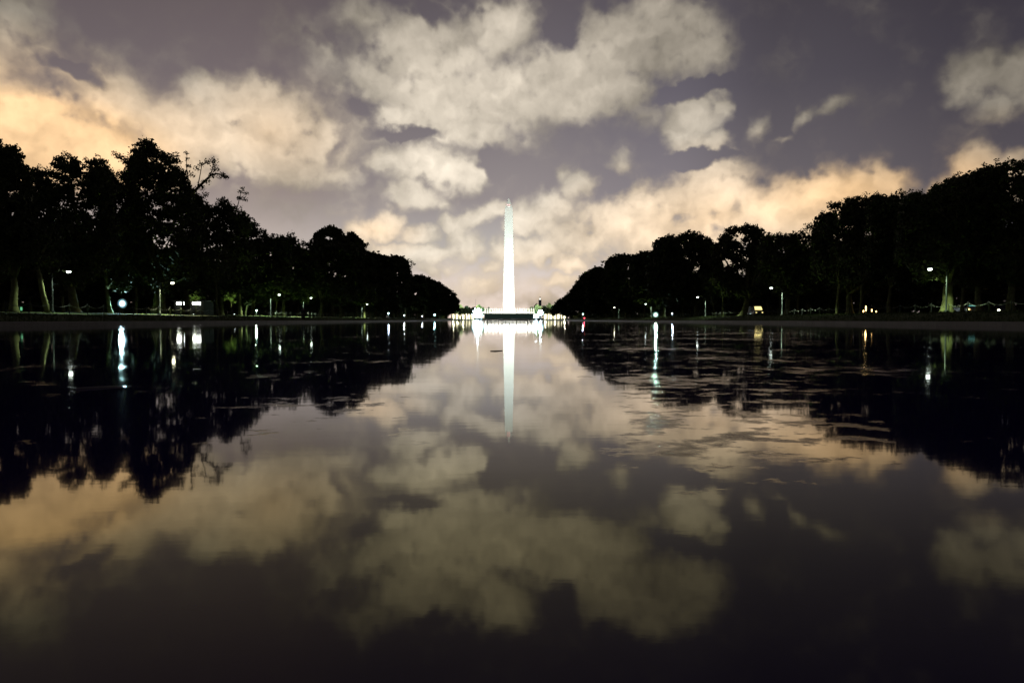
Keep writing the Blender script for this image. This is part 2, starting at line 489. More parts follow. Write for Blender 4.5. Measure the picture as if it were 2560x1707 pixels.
def water_material():
    m = bpy.data.materials.new('pool_water'); m.use_nodes = True
    q = G(m.node_tree); m.node_tree.nodes.clear()
    t = q.n('ShaderNodeTexCoord'); ob = t.outputs['Object']
    s = q.n('ShaderNodeSeparateXYZ'); q.put(s.inputs[0], ob)
    # patches of floating scum: long drifts across the pool, thicker on the right of the axis
    drift = q.noise(q.vm('MULTIPLY', ob, (.55, .8, 1)), .9, 4, .55, dist=.5)
    fine = q.noise(q.vm('MULTIPLY', ob, (1, 1.3, 1)), 5.0, 9, .68)
    ang = q.m('DIVIDE', s.outputs[0], q.m('ADD', q.m('ABSOLUTE', s.outputs[1]), .4))
    side = q.m('MULTIPLY', q.step(ang, .03, .2), q.step(ang, .34, .62, 1, .45))
    left = q.step(ang, -.15, -.06, .5, 0)
    near = q.step(s.outputs[1], .8, 1.9)
    far = q.step(s.outputs[1], 9.0, 45.0, 1, .5)
    amt = q.m('MULTIPLY', q.m('MULTIPLY', q.m('MAXIMUM', side, left), near), far)
    f = q.m('ADD', q.m('MULTIPLY', drift, .55), q.m('MULTIPLY', fine, .75))
    f = q.m('ADD', f, q.m('MULTIPLY_ADD', amt, .17, -.17))
    scum = q.m('MULTIPLY', q.step(f, .64, .81), .85)
    # ripples
    h1 = q.noise(q.vm('MULTIPLY', ob, (.6, 1.6, 1)), 1.6, 3, .5)
    h2 = q.noise(q.vm('MULTIPLY', ob, (1.0, 2.2, 1)), 14.0, 3, .5)
    h = q.m('ADD', q.m('MULTIPLY', h1, .0016), q.m('MULTIPLY', h2, .00012))
    h = q.m('ADD', h, q.m('MULTIPLY', q.m('MULTIPLY', scum, q.noise(ob, 60, 3, .6)), .003))
    bp = q.n('ShaderNodeBump'); bp.inputs['Strength'].default_value = 1.0; bp.inputs['Distance'].default_value = .35
    q.put(bp.inputs['Height'], h)
    nrm = bp.outputs[0]
    fr = q.n('ShaderNodeFresnel'); fr.inputs[0].default_value = 1.333; q.put(fr.inputs['Normal'], nrm)
    gs = q.n('ShaderNodeBsdfGlossy'); q.put(gs.inputs['Normal'], nrm)
    q.put(gs.inputs['Roughness'], q.m('MULTIPLY_ADD', scum, .3, .035))
    # the murky film on the pool takes the blue out of steep reflections
    q.put(gs.inputs['Color'], q.mix(q.step(fr.outputs[0], .08, .5), (1.0, .95, .60, 1), (1, 1, 1, 1)))
    df = q.n('ShaderNodeBsdfDiffuse'); q.put(df.inputs['Color'], q.mix(scum, (.012, .006, .10, 1), (.30, .20, .11, 1)))
    mx = q.n('ShaderNodeMixShader'); q.put(mx.inputs[0], q.m('MULTIPLY', fr.outputs[0], q.m('MULTIPLY_ADD', scum, -.6, 1.0)))
    q.put(mx.inputs[1], df.outputs[0]); q.put(mx.inputs[2], gs.outputs[0])
    ou = q.n('ShaderNodeOutputMaterial'); q.put(ou.inputs[0], mx.outputs[0])
    return m


M['pool_water'] = water_material()

# ------------------------------------------------------------------ ground, pool, coping
PW_, P0, P1 = 25.5, -1.5, 553.0


def sst(x, a, b):
    t = max(0.0, min(1.0, (x - a) / (b - a)))
    return t * t * (3 - 2 * t)


def ground_z(x, y):
    ax = abs(x)
    crest = 0.66 if x < 0 else 0.86
    side = 0.19 + (crest - .19) * sst(ax, 27.4, 32.5) + (1.25 - crest) * sst(ax, 34, 56)
    end = 0.19 + .6 * sst(y, 560, 640) + 2.0 * sst(y, 760, 950)
    if y > 540: side = max(side * (1 - sst(y, 553, 640)) + end * sst(y, 553, 640), .19)
    k = 0.03 * math.sin(x * .7 + y * .31) + 0.025 * math.sin(y * .9 - x * .2)
    z = side + (k * sst(ax, 28, 33) if ax < 300 else 0)
    if y < P0: z = min(z, 0.2 + .1 * sst(ax, 30, 60))
    return z


xs = sorted(set([-4000, -1800, -700, -300, -200, -150, -120, -100, -85, 4000, 1800, 700, 300, 200, 150, 120, 100, 85] +
                [s * v for s in (-1, 1) for v in ([25.5, 25.53, 27.3, 27.5] + [28 + 1.0 * i for i in range(8)] + [37 + 2.5 * i for i in range(17)])] + [-18, -9, 0, 9, 18]))
ys = [-80, -30, -8, P0 - .03, P0] + [2 + i * 4 for i in range(50)] + [206 + i * 12 for i in range(29)] + [P1, P1 + .03, 556, 562, 575, 590, 610, 640, 680, 720, 760, 800, 850, 900, 950, 1000, 1200, 1700, 3000, 6000]
ys = sorted(ys)
gm = MB(); vid = {}
for j, y in enumerate(ys):
    for i, x in enumerate(xs):
        inside = abs(x) <= 25.51 and P0 - 1e-6 <= y <= P1 + 1e-6
        vid[i, j] = len(gm.v)
        gm.v.append((x, y, -0.9 if inside else ground_z(x, y)))
for j in range(len(ys) - 1):
    for i in range(len(xs) - 1):
        gm.f.append((vid[i, j], vid[i + 1, j], vid[i + 1, j + 1], vid[i, j + 1])); gm.sm.append(abs(xs[i]) > 27 and abs(xs[i + 1]) > 27)
tag(gm.build('ground', M['grass']), 'mown grass banks and park lawn round the pool', None, None, 'structure')

wm = MB()
wx = [-25.48, -12, 0, 12, 25.48]; wy = [P0 + .01, 5, 20, 60, 150, 300, P1 - .01]
for y in wy:
    for x in wx: wm.v.append((x, y, 0))
for j in range(len(wy) - 1):
    for i in range(len(wx) - 1):
        k = j * len(wx) + i
        wm.f.append((k, k + 1, k + 1 + len(wx), k + len(wx))); wm.sm.append(True)
tag(wm.build('water', M['pool_water']), 'still dark water of the long pool', None, None, 'structure')

cm = MB()
cm.box(-27.35, -25.45, P0 - 1.6, P1 + 1.9, -.4, .24, .02)
cm.box(25.45, 27.35, P0 - 1.6, P1 + 1.9, -.4, .24, .02)
cm.box(-25.44, 25.44, P0 - 1.6, P0 + .005, -.4, .238, .02)
cm.box(-25.44, 25.44, P1 - .005, P1 + 1.9, -.4, .238, .02)
tag(cm.build('pool_edge', M['coping_stone']), 'low granite rim round the pool', None, None, 'structure')

rg = np.random.default_rng(17)
N = 60000
side = np.where(rg.uniform(size=N) < .5, -1, 1)
gy = 22 + 230 * rg.uniform(size=N) ** 1.7
gx = side * (27.6 + 12 * rg.uniform(size=N) ** 1.3)
gz_ = np.array([ground_z(a, b_) for a, b_ in zip(gx, gy)])
hh = rg.uniform(.05, .17, N); ww = rg.uniform(.02, .06, N); an = rg.uniform(0, 3.14, N)
tri = np.empty((N, 3, 3))
tri[:, 0] = np.stack([gx - ww * np.cos(an), gy - ww * np.sin(an), gz_ - .02], 1)
tri[:, 1] = np.stack([gx + ww * np.cos(an), gy + ww * np.sin(an), gz_ - .02], 1)
tri[:, 2] = np.stack([gx + rg.normal(0, .04, N), gy + rg.normal(0, .04, N), gz_ + hh], 1)
me = bpy.data.meshes.new('grass')
me.vertices.add(N * 3); me.vertices.foreach_set('co', tri.astype(np.float32).ravel())
me.loops.add(N * 3); me.loops.foreach_set('vertex_index', np.arange(N * 3, dtype=np.int32))
me.polygons.add(N); me.polygons.foreach_set('loop_start', np.arange(0, N * 3, 3, dtype=np.int32)); me.polygons.foreach_set('loop_total', np.full(N, 3, dtype=np.int32))
me.materials.append(M['grass']); me.update(calc_edges=True)
go = bpy.data.objects.new('grass', me); COL.objects.link(go)
tag(go, 'short rough grass on the sloping pool banks', 'grass', None, 'stuff')

for sx in (-1, 1):
    pm = MB()
    yy = [30 + 6 * i for i in range(87)]
    for y in yy:
        for k, xx in enumerate((38.5, 41.0, 43.5)): pm.v.append((sx * xx, y, ground_z(sx * xx, y) + .05))
    for j in range(len(yy) - 1):
        for k in range(2):
            a = j * 3 + k
            pm.f.append((a, a + 1, a + 4, a + 3) if sx > 0 else (a + 1, a, a + 3, a + 4)); pm.sm.append(True)
    tag(pm.build('path', M['dirt']), 'worn walk along the %s bank' % ('left' if sx < 0 else 'right'), None, None, 'structure')

# ------------------------------------------------------------------ trees
SKY_L = [(-90, 350), (0, 352), (14, 357), (30, 372), (45, 360), (60, 375), (72, 405), (85, 432), (100, 424), (112, 418), (128, 432), (140, 420), (152, 398), (165, 390), (180, 386), (195, 392), (205, 402), (220, 406), (235, 400), (255, 395), (272, 402), (282, 425), (290, 445),
         (297, 452), (305, 436), (311, 430), (318, 445), (326, 448), (334, 430), (341, 398), (348, 372), (356, 356), (373, 351), (388, 356), (400, 372), (412, 378), (425, 388), (440, 384), (455, 400), (462, 430), (470, 450), (482, 470), (500, 482), (515, 496), (525, 512), (535, 525), (545, 510), (555, 498), (563, 493), (572, 505), (585, 520),
         (600, 522), (616, 530), (628, 545), (639, 552), (650, 570), (662, 574), (675, 588), (685, 581), (698, 588), (713, 591), (725, 592), (733, 589), (740, 605), (750, 607), (759, 603), (770, 607), (784, 609), (800, 605), (870, 606), (890, 604), (900, 606), (915, 625), (930, 632), (940, 630), (955, 638), (966, 641), (980, 641), (994, 638), (1008, 642), (1018, 655), (1030, 690),
         (1045, 684), (1062, 690), (1072, 694), (1085, 700), (1100, 707), (1110, 712), (1121, 719), (1130, 728), (1138, 733), (1142, 740), (1150, 765)]
SKY_F = [(785, 612), (790, 596), (797, 580), (808, 571), (820, 567), (832, 565), (845, 569), (855, 574), (862, 588), (868, 596), (874, 584), (880, 578), (888, 588), (897, 594), (905, 602), (915, 640)]
SKY_R = [(1380, 780), (1385, 762), (1392, 754), (1402, 747), (1411, 742), (1422, 732), (1431, 721), (1436, 710), (1445, 701), (1457, 686), (1466, 678), (1477, 672), (1490, 668), (1500, 667), (1512, 668), (1520, 650), (1527, 645), (1540, 640), (1556, 635), (1570, 636), (1579, 640), (1590, 634), (1610, 630), (1622, 630), (1628, 618), (1637, 608), (1648, 600), (1658, 594), (1670, 591), (1689, 587), (1700, 588), (1710, 580), (1724, 576), (1740, 578), (1750, 582), (1762, 590), (1775, 599), (1786, 603),
         (1795, 594), (1805, 583), (1818, 570), (1834, 564), (1855, 561), (1875, 560), (1890, 562), (1902, 569), (1910, 580), (1920, 582), (1941, 580), (1958, 578), (1975, 582), (1999, 576), (2015, 567), (2029, 559), (2043, 552), (2049, 535), (2058, 522), (2072, 509), (2085, 503), (2096, 500), (2108, 503), (2122, 494), (2140, 487), (2158, 492), (2172, 488), (2190, 484), (2198, 494), (2212, 488), (2225, 488), (2237, 480), (2254, 478), (2263, 484), (2280, 481), (2289, 479), (2305, 484), (2319, 482), (2322, 470), (2336, 458), (2348, 460), (2360, 455), (2371, 444), (2385, 442), (2401, 436), (2420, 436), (2436, 430), (2448, 418), (2460, 414), (2475, 418), (2485, 408), (2500, 404), (2518, 395), (2535, 400), (2560, 396), (2620, 400), (2700, 392)]


def interp(poly, u):
    xs_ = [p[0] for p in poly]; ys_ = [p[1] for p in poly]
    return float(np.interp(u, xs_, ys_))


def limb(mb, a, b, r0, r1, rg, bend=.12, n=5):
    a, b = Vector(a), Vector(b)
    L = (b - a).length
    off = Vector(rg.normal(0, bend * L, 3)); off.z = abs(off.z) * .08
    pts = [a.lerp(b, t) + off * math.sin(math.pi * t) * .6 for t in np.linspace(0, 1, n)]
    mb.tube(pts, list(np.linspace(r0, r1, n)), 6)


def trunk_shape(mb, base, top, r, rg, flare=1.8):
    base, top = Vector(base), Vector(top)
    pts = [base + (top - base) * t + Vector((rg.normal(0, .06), rg.normal(0, .06), 0)) * min(1, t * 3) for t in (0, .06, .16, .4, .7, 1)]
    pts[0].z -= .25
    mb.tube(pts, [r * flare, r * 1.35 * flare / 1.8, r * 1.1, r * .95, r * .85, r * .72], 10)


def skyline_tree(name, label, tu, u0, u1, L, sky, seed, r=.42, group=None, mat='leaf', lean=0.0, low=4.4, extra=(), boughs=(), airy=0.0, stems=1, edge=1.0, vtop_cap=None):
    """one tree: trunk at its real distance, a crown with depth whose top follows the tree line"""
    rg = np.random.default_rng(seed)
    d = L * FPX / abs(tu - VPU)
    base = Vector(((tu - VPU) / FPX * d, d, 0)); base.z = ground_z(base.x, base.y)
    t = thing(name, label, 'tree', base, group)
    cu, hw = (u0 + u1) / 2, (u1 - u0) / 2
    hwm = hw * d / FPX
    depth = min(max(hwm, 2.5), 8.0)
    rpx = np.clip(1.15 * FPX / d, 5.5, 15)          # clump radius in photo pixels
    rm = rpx * d / FPX
    clumps, ends = [], []
    vb0 = HZV - low * FPX / d
    def top(u):
        tt = abs(u - cu) / hw
        v = interp(sky, u) if callable(sky) is False else sky(u)
        sh = max(0, tt - .8) / .2
        return v + sh * sh * .25 * (vb0 - v)
    area = sum((vb0 - top(u)) for u in np.linspace(u0, u1, 40)) / 40 * (u1 - u0)
    n = int(np.clip(area / (rpx * rpx) * 1.3 * (1 - airy), 40, 430))
    for _ in range(n):
        u = rg.uniform(u0, u1); tt = abs(u - cu) / hw
        vt = top(u) + rpx * .9; vb = vb0 - (vb0 - vt) * .3 * tt * tt + rg.normal(0, rpx * .5)
        if vb <= vt: continue
        q = rg.uniform() ** (1.0 + airy)
        v = vt + (vb - vt) * q
        dy = rg.uniform(-1, 1) * depth * math.sqrt(max(.15, 1 - tt * tt)) * .9
        p = at(u, v, d + dy)
        clumps.append((*p, rm * rg.uniform(.8, 1.35), 84, 1.08)); ends.append(p)
    step = rpx * .55
    for u in np.arange(u0 + rpx * .3, u1 - rpx * .3, step):                      # the fringe along the top of the crown
        if rg.uniform() < .12: continue
        dy = rg.uniform(-.5, .5) * depth
        k = rg.uniform(.45, .8)
        p = at(u + rg.normal(0, 1.5), top(u) + rpx * k * 1.0 + abs(rg.normal(0, 2.0)) - rg.uniform(0, 1.5), d + dy)
        clumps.append((*p, rm * k * 1.1, 46 * edge, .62))
        if rg.uniform() < .4: ends.append(p)
        if rg.uniform() < .3:                                                    # sprigs that stand out of the outline
            p = at(u + rg.normal(0, 2), top(u) + rg.uniform(-4.5, 2), d + dy)
            clumps.append((*p, rm * .42, 20, .55))
    for (eu, ev, er, en) in extra:                                               # single sprays the photograph shows
        p = at(eu, ev, d + rg.uniform(-1, 1)); clumps.append((*p, er * d / FPX * 1.25, en * 1.7, .58))
    mb = MB()
    fork_z = base.z + low * .8
    forks = []
    for k in range(stems):
        o = (k - (stems - 1) / 2)
        fx = base.x + lean + o * 1.1
        b0 = base + Vector((o * .75, rg.normal(0, .3), 0))
        tp = Vector((fx, base.y + rg.normal(0, .3), fork_z + rg.uniform(-.4, .5)))
        trunk_shape(mb, b0, tp, r, rg)
        forks.append(tp)
    order = sorted(ends, key=lambda p: rg.uniform())
    for k, p in enumerate(order[:26]):
        fk = forks[k % stems]
        if k < 8:
            limb(mb, fk, p, r * .55, r * .1, rg)
        else:
            mid = Vector(order[k % 8]).lerp(fk, rg.uniform(.35, .65))
            limb(mb, mid, p, r * .18, r * .05, rg, .08, 4)
    for pl, r0 in boughs:
        pts = [at(pu, pv, d) for pu, pv in pl]
        mb.tube(pts, list(np.linspace(r0, r0 * .25, len(pts))), 6)
    tr = mb.build('trunk', M['bark'], t, base)
    leaves('crown', M[mat], clumps, t, base, float(np.clip(d * .0042, .34, 1.1)), seed + 1000)
    return t, d, base


A = skyline_tree
LT = [
    ('broad_tree', 'broad dark tree cut by the picture edge, behind the first swags of the chain fence', 38, -95, 92, 50, 11, .36, {}),
    ('broad_tree', 'twin-domed dark tree behind the tall lamp post, wide shaded trunk at the water side', 188, 76, 296, 55, 12, .55, {}),
    ('slender_tree', 'lower narrow tree filling the notch beside the tallest tree on its bank', 277, 262, 352, 60, 13, .3, {}),
    ('spreading_tree', 'tallest tree of its bank, twin lit stems and a crooked branch reaching sideways', 400, 318, 500, 55, 14, .5, dict(
        stems=2, boughs=[([(440, 560), (470, 505), (500, 474), (520, 455), (534, 442), (548, 438), (562, 441), (573, 447)], .28), ([(530, 445), (538, 428), (541, 412), (536, 400)], .1), ([(478, 492), (478, 450), (474, 420), (476, 385)], .13), ([(500, 474), (506, 448), (512, 418), (527, 408)], .1), ([(360, 470), (345, 440), (325, 410), (300, 394)], .2)], extra=[(300, 392, 9, 40), (310, 398, 9, 45), (322, 402, 10, 50), (332, 412, 10, 50), (474, 388, 5, 16), (476, 402, 5, 20), (480, 420, 7, 26), (486, 440, 9, 36), (500, 425, 8, 30), (512, 414, 7, 30), (527, 409, 8, 34), (541, 408, 9, 45), (545, 425, 9, 45), (538, 442, 8, 32), (563, 440, 6, 30), (572, 446, 6, 30), (555, 446, 5, 18), (524, 458, 9, 40), (510, 470, 10, 50), (520, 490, 9, 36)])),
    ('conical_tree', 'pointed dark tree just beyond the crooked branch of the tallest tree', 556, 488, 625, 56, 15, .4, dict(boughs=[([(590, 545), (600, 515), (606, 492), (613, 473)], .12), ([(603, 502), (612, 494), (620, 486)], .06)], extra=[(606, 482, 6, 22), (612, 474, 5, 18), (620, 486, 6, 20), (603, 498, 7, 26), (618, 502, 6, 20)])),
    ('rounded_tree', 'dark tree on the falling tree line behind the little green sapling', 634, 600, 724, 54, 16, .42, {}),
    ('rounded_tree', 'dark low-topped tree between the first two small path lamps of the left bank', 710, 692, 798, 53, 17, .36, dict(extra=[(733, 586, 7, 24), (726, 592, 6, 22)])),
    ('mixed_tree', 'flat dark tree standing below and in front of the open fan-shaped crown', 805, 778, 905, 47, 18, .45, {}),
    ('fan_crowned_tree', 'open fan-shaped crown showing its forked branches above the trees around it', 832, 786, 874, 53, 19, .4, dict(own=SKY_F, airy=.12, low=21.5)),
    ('ragged_tree', 'ragged crown with a thin branch poking out, next to the fan-shaped crown', 892, 866, 935, 52, 20, .4, dict(own=SKY_F, airy=.3, boughs=[([(898, 628), (911, 618), (921, 611)], .16)], extra=[(916, 617, 5, 18), (921, 611, 4, 14), (908, 622, 6, 18)])),
    ('ragged_tree', 'sparse ragged tree between the fan-shaped crown and the overhanging one', 940, 905, 985, 52, 21, .42, dict(airy=.2)),
    ('overhanging_tree', 'tree whose crown leans out towards the monument above the round last clump', 994, 955, 1030, 52, 22, .45, dict(airy=.15, boughs=[([(1002, 684), (1020, 665), (1037, 660)], .3)], extra=[(1022, 652, 6, 22), (1030, 657, 5, 22), (1036, 661, 4, 14), (1026, 668, 5, 18)])),
    ('round_tree', 'big round dark crown near the end of the left row of trees', 1060, 1004, 1112, 46, 23, .5, {}),
    ('round_tree', 'last tree of the left row, rounding down to the floodlit memorial', 1100, 1070, 1145, 43, 24, .5, dict(low=3.6)),
]
for nm, lb, tu, u0, u1, L, sd, r, kw in LT:
    kw = dict(kw); own = kw.pop('own', None)
    A(nm, lb, tu, u0, u1, L, own or SKY_L, sd, r, **kw)

RT = [
    ('broad_tree', 'tallest dark tree of the right bank, running out of the picture above the headlight', 2530, 2425, 2690, 58, 41, .4, {}),
    ('broad_tree', 'dark tree stepping down from the tallest one of the right bank', 2448, 2318, 2500, 56, 42, .34, {}),
    ('stout_tree', 'stout tree with a moss-lit trunk close beside the tall right-bank lamp post', 2373, 2250, 2405, 48, 43, .55, {}),
    ('bushy_tree', 'bushy dark tree over the dim hanging chain between forked trunk and tall lamp', 2224, 2172, 2330, 53, 44, .25, {}),
    ('forked_tree', 'dark tree with a mossy trunk that forks low down, beside the amber path lights', 2121, 2044, 2236, 54, 45, .5, dict(stems=1)),
    ('level_tree', 'level-topped tree with a straight green-lit trunk, where the tree line dips', 1970, 1905, 2075, 50, 46, .45, {}),
    ('domed_tree', 'round-domed tree with sky showing through, over a wide leaning lit trunk', 1857, 1786, 1922, 50, 47, .7, dict(airy=.18, lean=1.2)),
    ('domed_tree', 'broad flat-domed dark tree next to the see-through dome', 1740, 1626, 1792, 50, 48, .5, {}),
    ('domed_tree', 'lower shoulder tree below the broad flat dome on its pool-end side', 1660, 1582, 1690, 50, 49, .45, {}),
    ('twiggy_tree', 'twiggy tree with a small spray of leaves sticking out sideways', 1564, 1512, 1628, 50, 50, .45, dict(airy=.15, boughs=[([(1545, 672), (1524, 661), (1507, 655)], .3)], extra=[(1507, 655, 4, 14), (1514, 660, 4, 12), (1524, 646, 6, 22)])),
    ('round_tree', 'smaller round tree between the twiggy one and the sloping end of the row', 1516, 1468, 1556, 48, 51, .45, {}),
    ('sloping_tree', 'tree on the slope of the right row above the small red light', 1470, 1424, 1512, 46, 52, .5, {}),
    ('sloping_tree', 'last tree of the right row, sloping down to the floodlit memorial', 1425, 1382, 1458, 43, 53, .5, dict(low=3.6)),
]
for nm, lb, tu, u0, u1, L, sd, r, kw in RT:
    A(nm, lb, tu, u0, u1, L, SKY_R, sd, r, **dict(kw))


# smaller trees of the rows behind: three built, the rest copied
def proto_tree(name, label, seed, h, w, low, mat, group, nclump=130, leaf=.72):
    rg = np.random.default_rng(seed)
    t = thing(name, label, 'tree', (0, 0, 0), group)
    cl = []; ends = []
    for _ in range(nclump):
        for _k in range(20):
            p = rg.uniform(-1, 1, 3)
            if (p ** 2).sum() < 1 and (p ** 2).sum() > .12: break
        lob = 1 + .18 * math.sin(3 * math.atan2(p[1], p[0]) + seed)
        q = Vector((p[0] * w * lob, p[1] * w * lob, low + (h - low) * (.5 + .5 * p[2])))
        cl.append((*q, w * rg.uniform(.22, .34), 66)); ends.append(q)
    mb = MB()
    fk = Vector((rg.normal(0, .2), rg.normal(0, .2), low * .95))
    trunk_shape(mb, (0, 0, 0), fk, .034 * h * .5, rg, 1.6)
    for p in ends[:14]: limb(mb, fk, p, .014 * h * .55, .03, rg)
    mb.build('trunk', M['bark'], t, (0, 0, 0))
    leaves('crown', M[mat], cl, t, (0, 0, 0), leaf, seed + 5)
    return t


def dup(root, loc, rz, sc, label=None, group=None):
    r = root.copy(); COL.objects.link(r)
    r.location = loc; r.rotation_euler = (0, 0, rz); r.scale = sc
    if label: r['label'] = label
    if group: r['group'] = group
    for ch in root.children:
        c = ch.copy(); COL.objects.link(c); c.parent = r
    return r


BACK = 'trees in the shade behind the two front rows'
BLAB = 'shaded park tree, all but black, standing behind the front row of the bank'
protos = [proto_tree('shade_tree', BLAB, 71, 12, 5.0, 3.6, 'leaf', BACK), proto_tree('shade_tree', BLAB, 72, 13, 4.4, 3.2, 'leaf_dry', BACK), proto_tree('shade_tree', BLAB, 73, 11, 5.4, 3.0, 'leaf', BACK)]
used = [False] * 3
rr = np.random.default_rng(5)


def place_back(x, y, top_z):
    k = int(rr.integers(3)); h = (12, 13, 11)[k]
    z = ground_z(x, y)
    s = max(.45, (top_z - z) / h); w = s * float(rr.uniform(.95, 1.25))
    if not used[k]:
        o = protos[k]; o.location = (x, y, z - .1); o.rotation_euler = (0, 0, float(rr.uniform(0, 6.28))); o.scale = (w, w, s); used[k] = True
    else:
        dup(protos[k], (x, y, z - .1), float(rr.uniform(0, 6.28)), (w, w, s))


for side, poly in ((-1, SKY_L), (1, SKY_R)):
    for row, (L, y0, dy) in enumerate(((66, 84, 17), (84, 112, 24), (106, 142, 30))):
        y = y0
        while y < 520:
            x = side * (L + float(rr.normal(0, 3)))
            yy_ = y + float(rr.normal(0, 3))
            u = VPU + x / yy_ * FPX
            tops = min(interp(poly, u + k) for k in (-40, 0, 40)) if False else max(interp(poly, u - 5.5 * FPX / yy_), interp(poly, u), interp(poly, u + 5.5 * FPX / yy_))
            tz = min(CAM_H + (HZV - tops - 22) / FPX * yy_, 15.0)
            if tz > 4.5: place_back(x, yy_, tz)
            y += dy * (1 + y / 500)

# slim trees of the front row whose lit trunks show between the big ones
SLIM = 'slim trees whose trunks show under the front row'
SL = [(124, 47, 'leaning slim trunk lit green beside the tall left-bank lamp post', .26), (344, 60, 'slim grey trunk between cyan floodlight and twin-stemmed tree', .2), (469, 58, 'dark trunk standing between the two lit wall panels', .5), (547, 47, 'thin lit trunk on the pool side of the green sapling', .17), (603, 52, 'broad dim trunk behind the sapling', .4),
      (689, 50, 'thin trunk below the first small lamp of the left bank', .14), (853, 45, 'brightest green-lit trunk of the left bank', .34), (912, 47, 'dim trunk beside the ragged crown', .3), (958, 46, 'straight thin lit trunk left of a small white lamp', .3), (1017, 45, 'thin trunk just past two small white lamps', .35),
      (2407, 58, 'dim trunk between the pale stout trunk and the car lights', .2), (2094, 50, 'grey trunk next to the forked mossy trunk', .22), (2153, 51, 'slightly leaning trunk behind the amber path lights', .2), (1996, 52, 'thin dim trunk beside the straight green one', .17), (1952, 50, 'thin pale trunk with a low fork next to the straight green one', .12),
      (1707, 49, 'thin lit trunk on the pool-end side of the broad flat dome', .14), (1788, 50, 'thin dark trunk below the notch in the tree line', .15), (1809, 49, 'thin grey trunk next to the notch in the tree line', .14), (1536, 46, 'slim lit trunk under the twiggy tree', .4), (1610, 52, 'slim trunk near the strong round floodlight', .25)]
slim_proto = None
for k, (tu, L, lb, r) in enumerate(SL):
    d = L * FPX / abs(tu - VPU)
    x = (tu - VPU) / FPX * d
    rg = np.random.default_rng(300 + k)
    poly = SKY_L if tu < VPU else SKY_R
    z0 = ground_z(x, d)
    ztop = min(CAM_H + (HZV - interp(poly, tu) - 25) / FPX * d, 11.5)
    base = Vector((x, d, z0))
    t = thing('slim_tree', lb, 'tree', base, SLIM)
    mb = MB()
    lean = -1.0 if tu == 124 else rg.normal(0, .35)
    fk = base + Vector((lean, 0, min(5.0, (ztop - z0) * .55)))
    trunk_shape(mb, base, fk, r, rg, 1.5)
    cl = []
    for _ in range(26):
        p = fk + Vector((rg.normal(0, 1.5), rg.normal(0, 1.5), 0)); p.z = z0 + 4.6 + (ztop - z0 - 4.6) * rg.uniform(0, 1)
        cl.append((*p, 1.1, 40))
        if len(cl) < 9: limb(mb, fk, p, r * .5, .03, rg)
    mb.build('trunk', M['bark'], t, base)
    leaves('crown', M['leaf'], cl, t, base, float(np.clip(d * .004, .3, .9)), 700 + k)

# far wood behind everything
rg = np.random.default_rng(90)
cl = []
for side in (-1, 1):
    for _ in range(2800):
        y = 40 + 560 * rg.uniform() ** 1.3
        x = side * (118 + abs(rg.normal(0, 12)))
        tz = 14.0 + 2.0 * math.sin(y * .11 + side) + 1.5 * math.sin(y * .037)
        z = 1.0 + (tz - 1.0) * rg.uniform() ** 1.25
        cl.append((x, y, z, 2.4, 34))
for side in (-1, 1):
    for _ in range(1000):
        x = side * (64 + 130 * rg.uniform() ** 1.2)
        y = 690 + rg.normal(0, 9) + (abs(x) - 64) * -.45
        cl.append((x, y, .8 + 9.5 * rg.uniform() * min(1, .45 + (abs(x) - 64) / 40), 2.6, 34))
tag(leaves('woods', M['leaf'], cl, None, (0, 0, 0), 1.35, 91), 'black belt of woodland far behind the lamps on both banks', 'woods', None, 'stuff')

# young tree lit green
t = thing('sapling', 'small bright green sapling with a round leafy head, lit beside the walk', 'tree', (0, 0, 0))
d = 48 * FPX / (VPU - 580); b = at(580, 787, d); b.z = ground_z(b.x, b.y); t.location = b
mb = MB(); hd = at(580, 742, d)
mb.tube([b - Vector((0, 0, .1)), b.lerp(hd, .5) + Vector((.03, 0, 0)), hd], [.05, .04, .03], 7)
rg = np.random.default_rng(3)
for k in range(6): limb(mb, b.lerp(hd, .8), hd + Vector(rg.normal(0, .45, 3)), .025, .01, rg)
mb.build('trunk', M['bark'], t, b)
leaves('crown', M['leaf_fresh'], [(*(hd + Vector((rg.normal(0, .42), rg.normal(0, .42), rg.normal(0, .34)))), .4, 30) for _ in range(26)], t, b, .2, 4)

# trees beyond the pool, round the monument hill
FARG = None
far = [(1149, 763, 17, 'pale green far tree next to the end of the left row'), (1166, 766, 14, 'second far tree from the left row, greyish green'), (1183, 769, 12, 'low bright-edged far tree behind the left light tower'), (1199, 763, 15, 'rounded teal far tree beside the pillars on the left side'),
       (1222, 769, 9, 'small dark far tree behind the left pillars'), (1328, 768, 13, 'dark far tree behind the right pillars'), (1343, 763, 12, 'far tree in front of the dark clock tower'), (1360, 765, 13, 'low far tree just past the clock tower'), (1373, 759, 9, 'pointed far tree sticking up above its neighbours'), (1383, 764, 12, 'far tree meeting the end of the right row')]
fp = [proto_tree('distant_tree', far[0][3], 81, 12, 5.2, 2.0, 'leaf', None, 90, .8), proto_tree('distant_tree', far[1][3], 82, 12, 4.8, 2.2, 'leaf', None, 90, .8)]
for k, (u, v, wpx, lb) in enumerate(far):
    dist = 760 + 37 * (k % 3)
    p = at(u, 799, dist); p.z = ground_z(p.x, p.y) - .2
    h = at(u, v, dist).z - p.z
    w = wpx * .75 * dist / FPX / 5.0
    sc_ = (w, w, h / 12)
    if k < 2: o = fp[k]; o.location = p; o.scale = sc_
    else: o = dup(fp[k % 2], p, k * 1.3, sc_, lb)
print('trees done')

# ------------------------------------------------------------------ lamps and lights


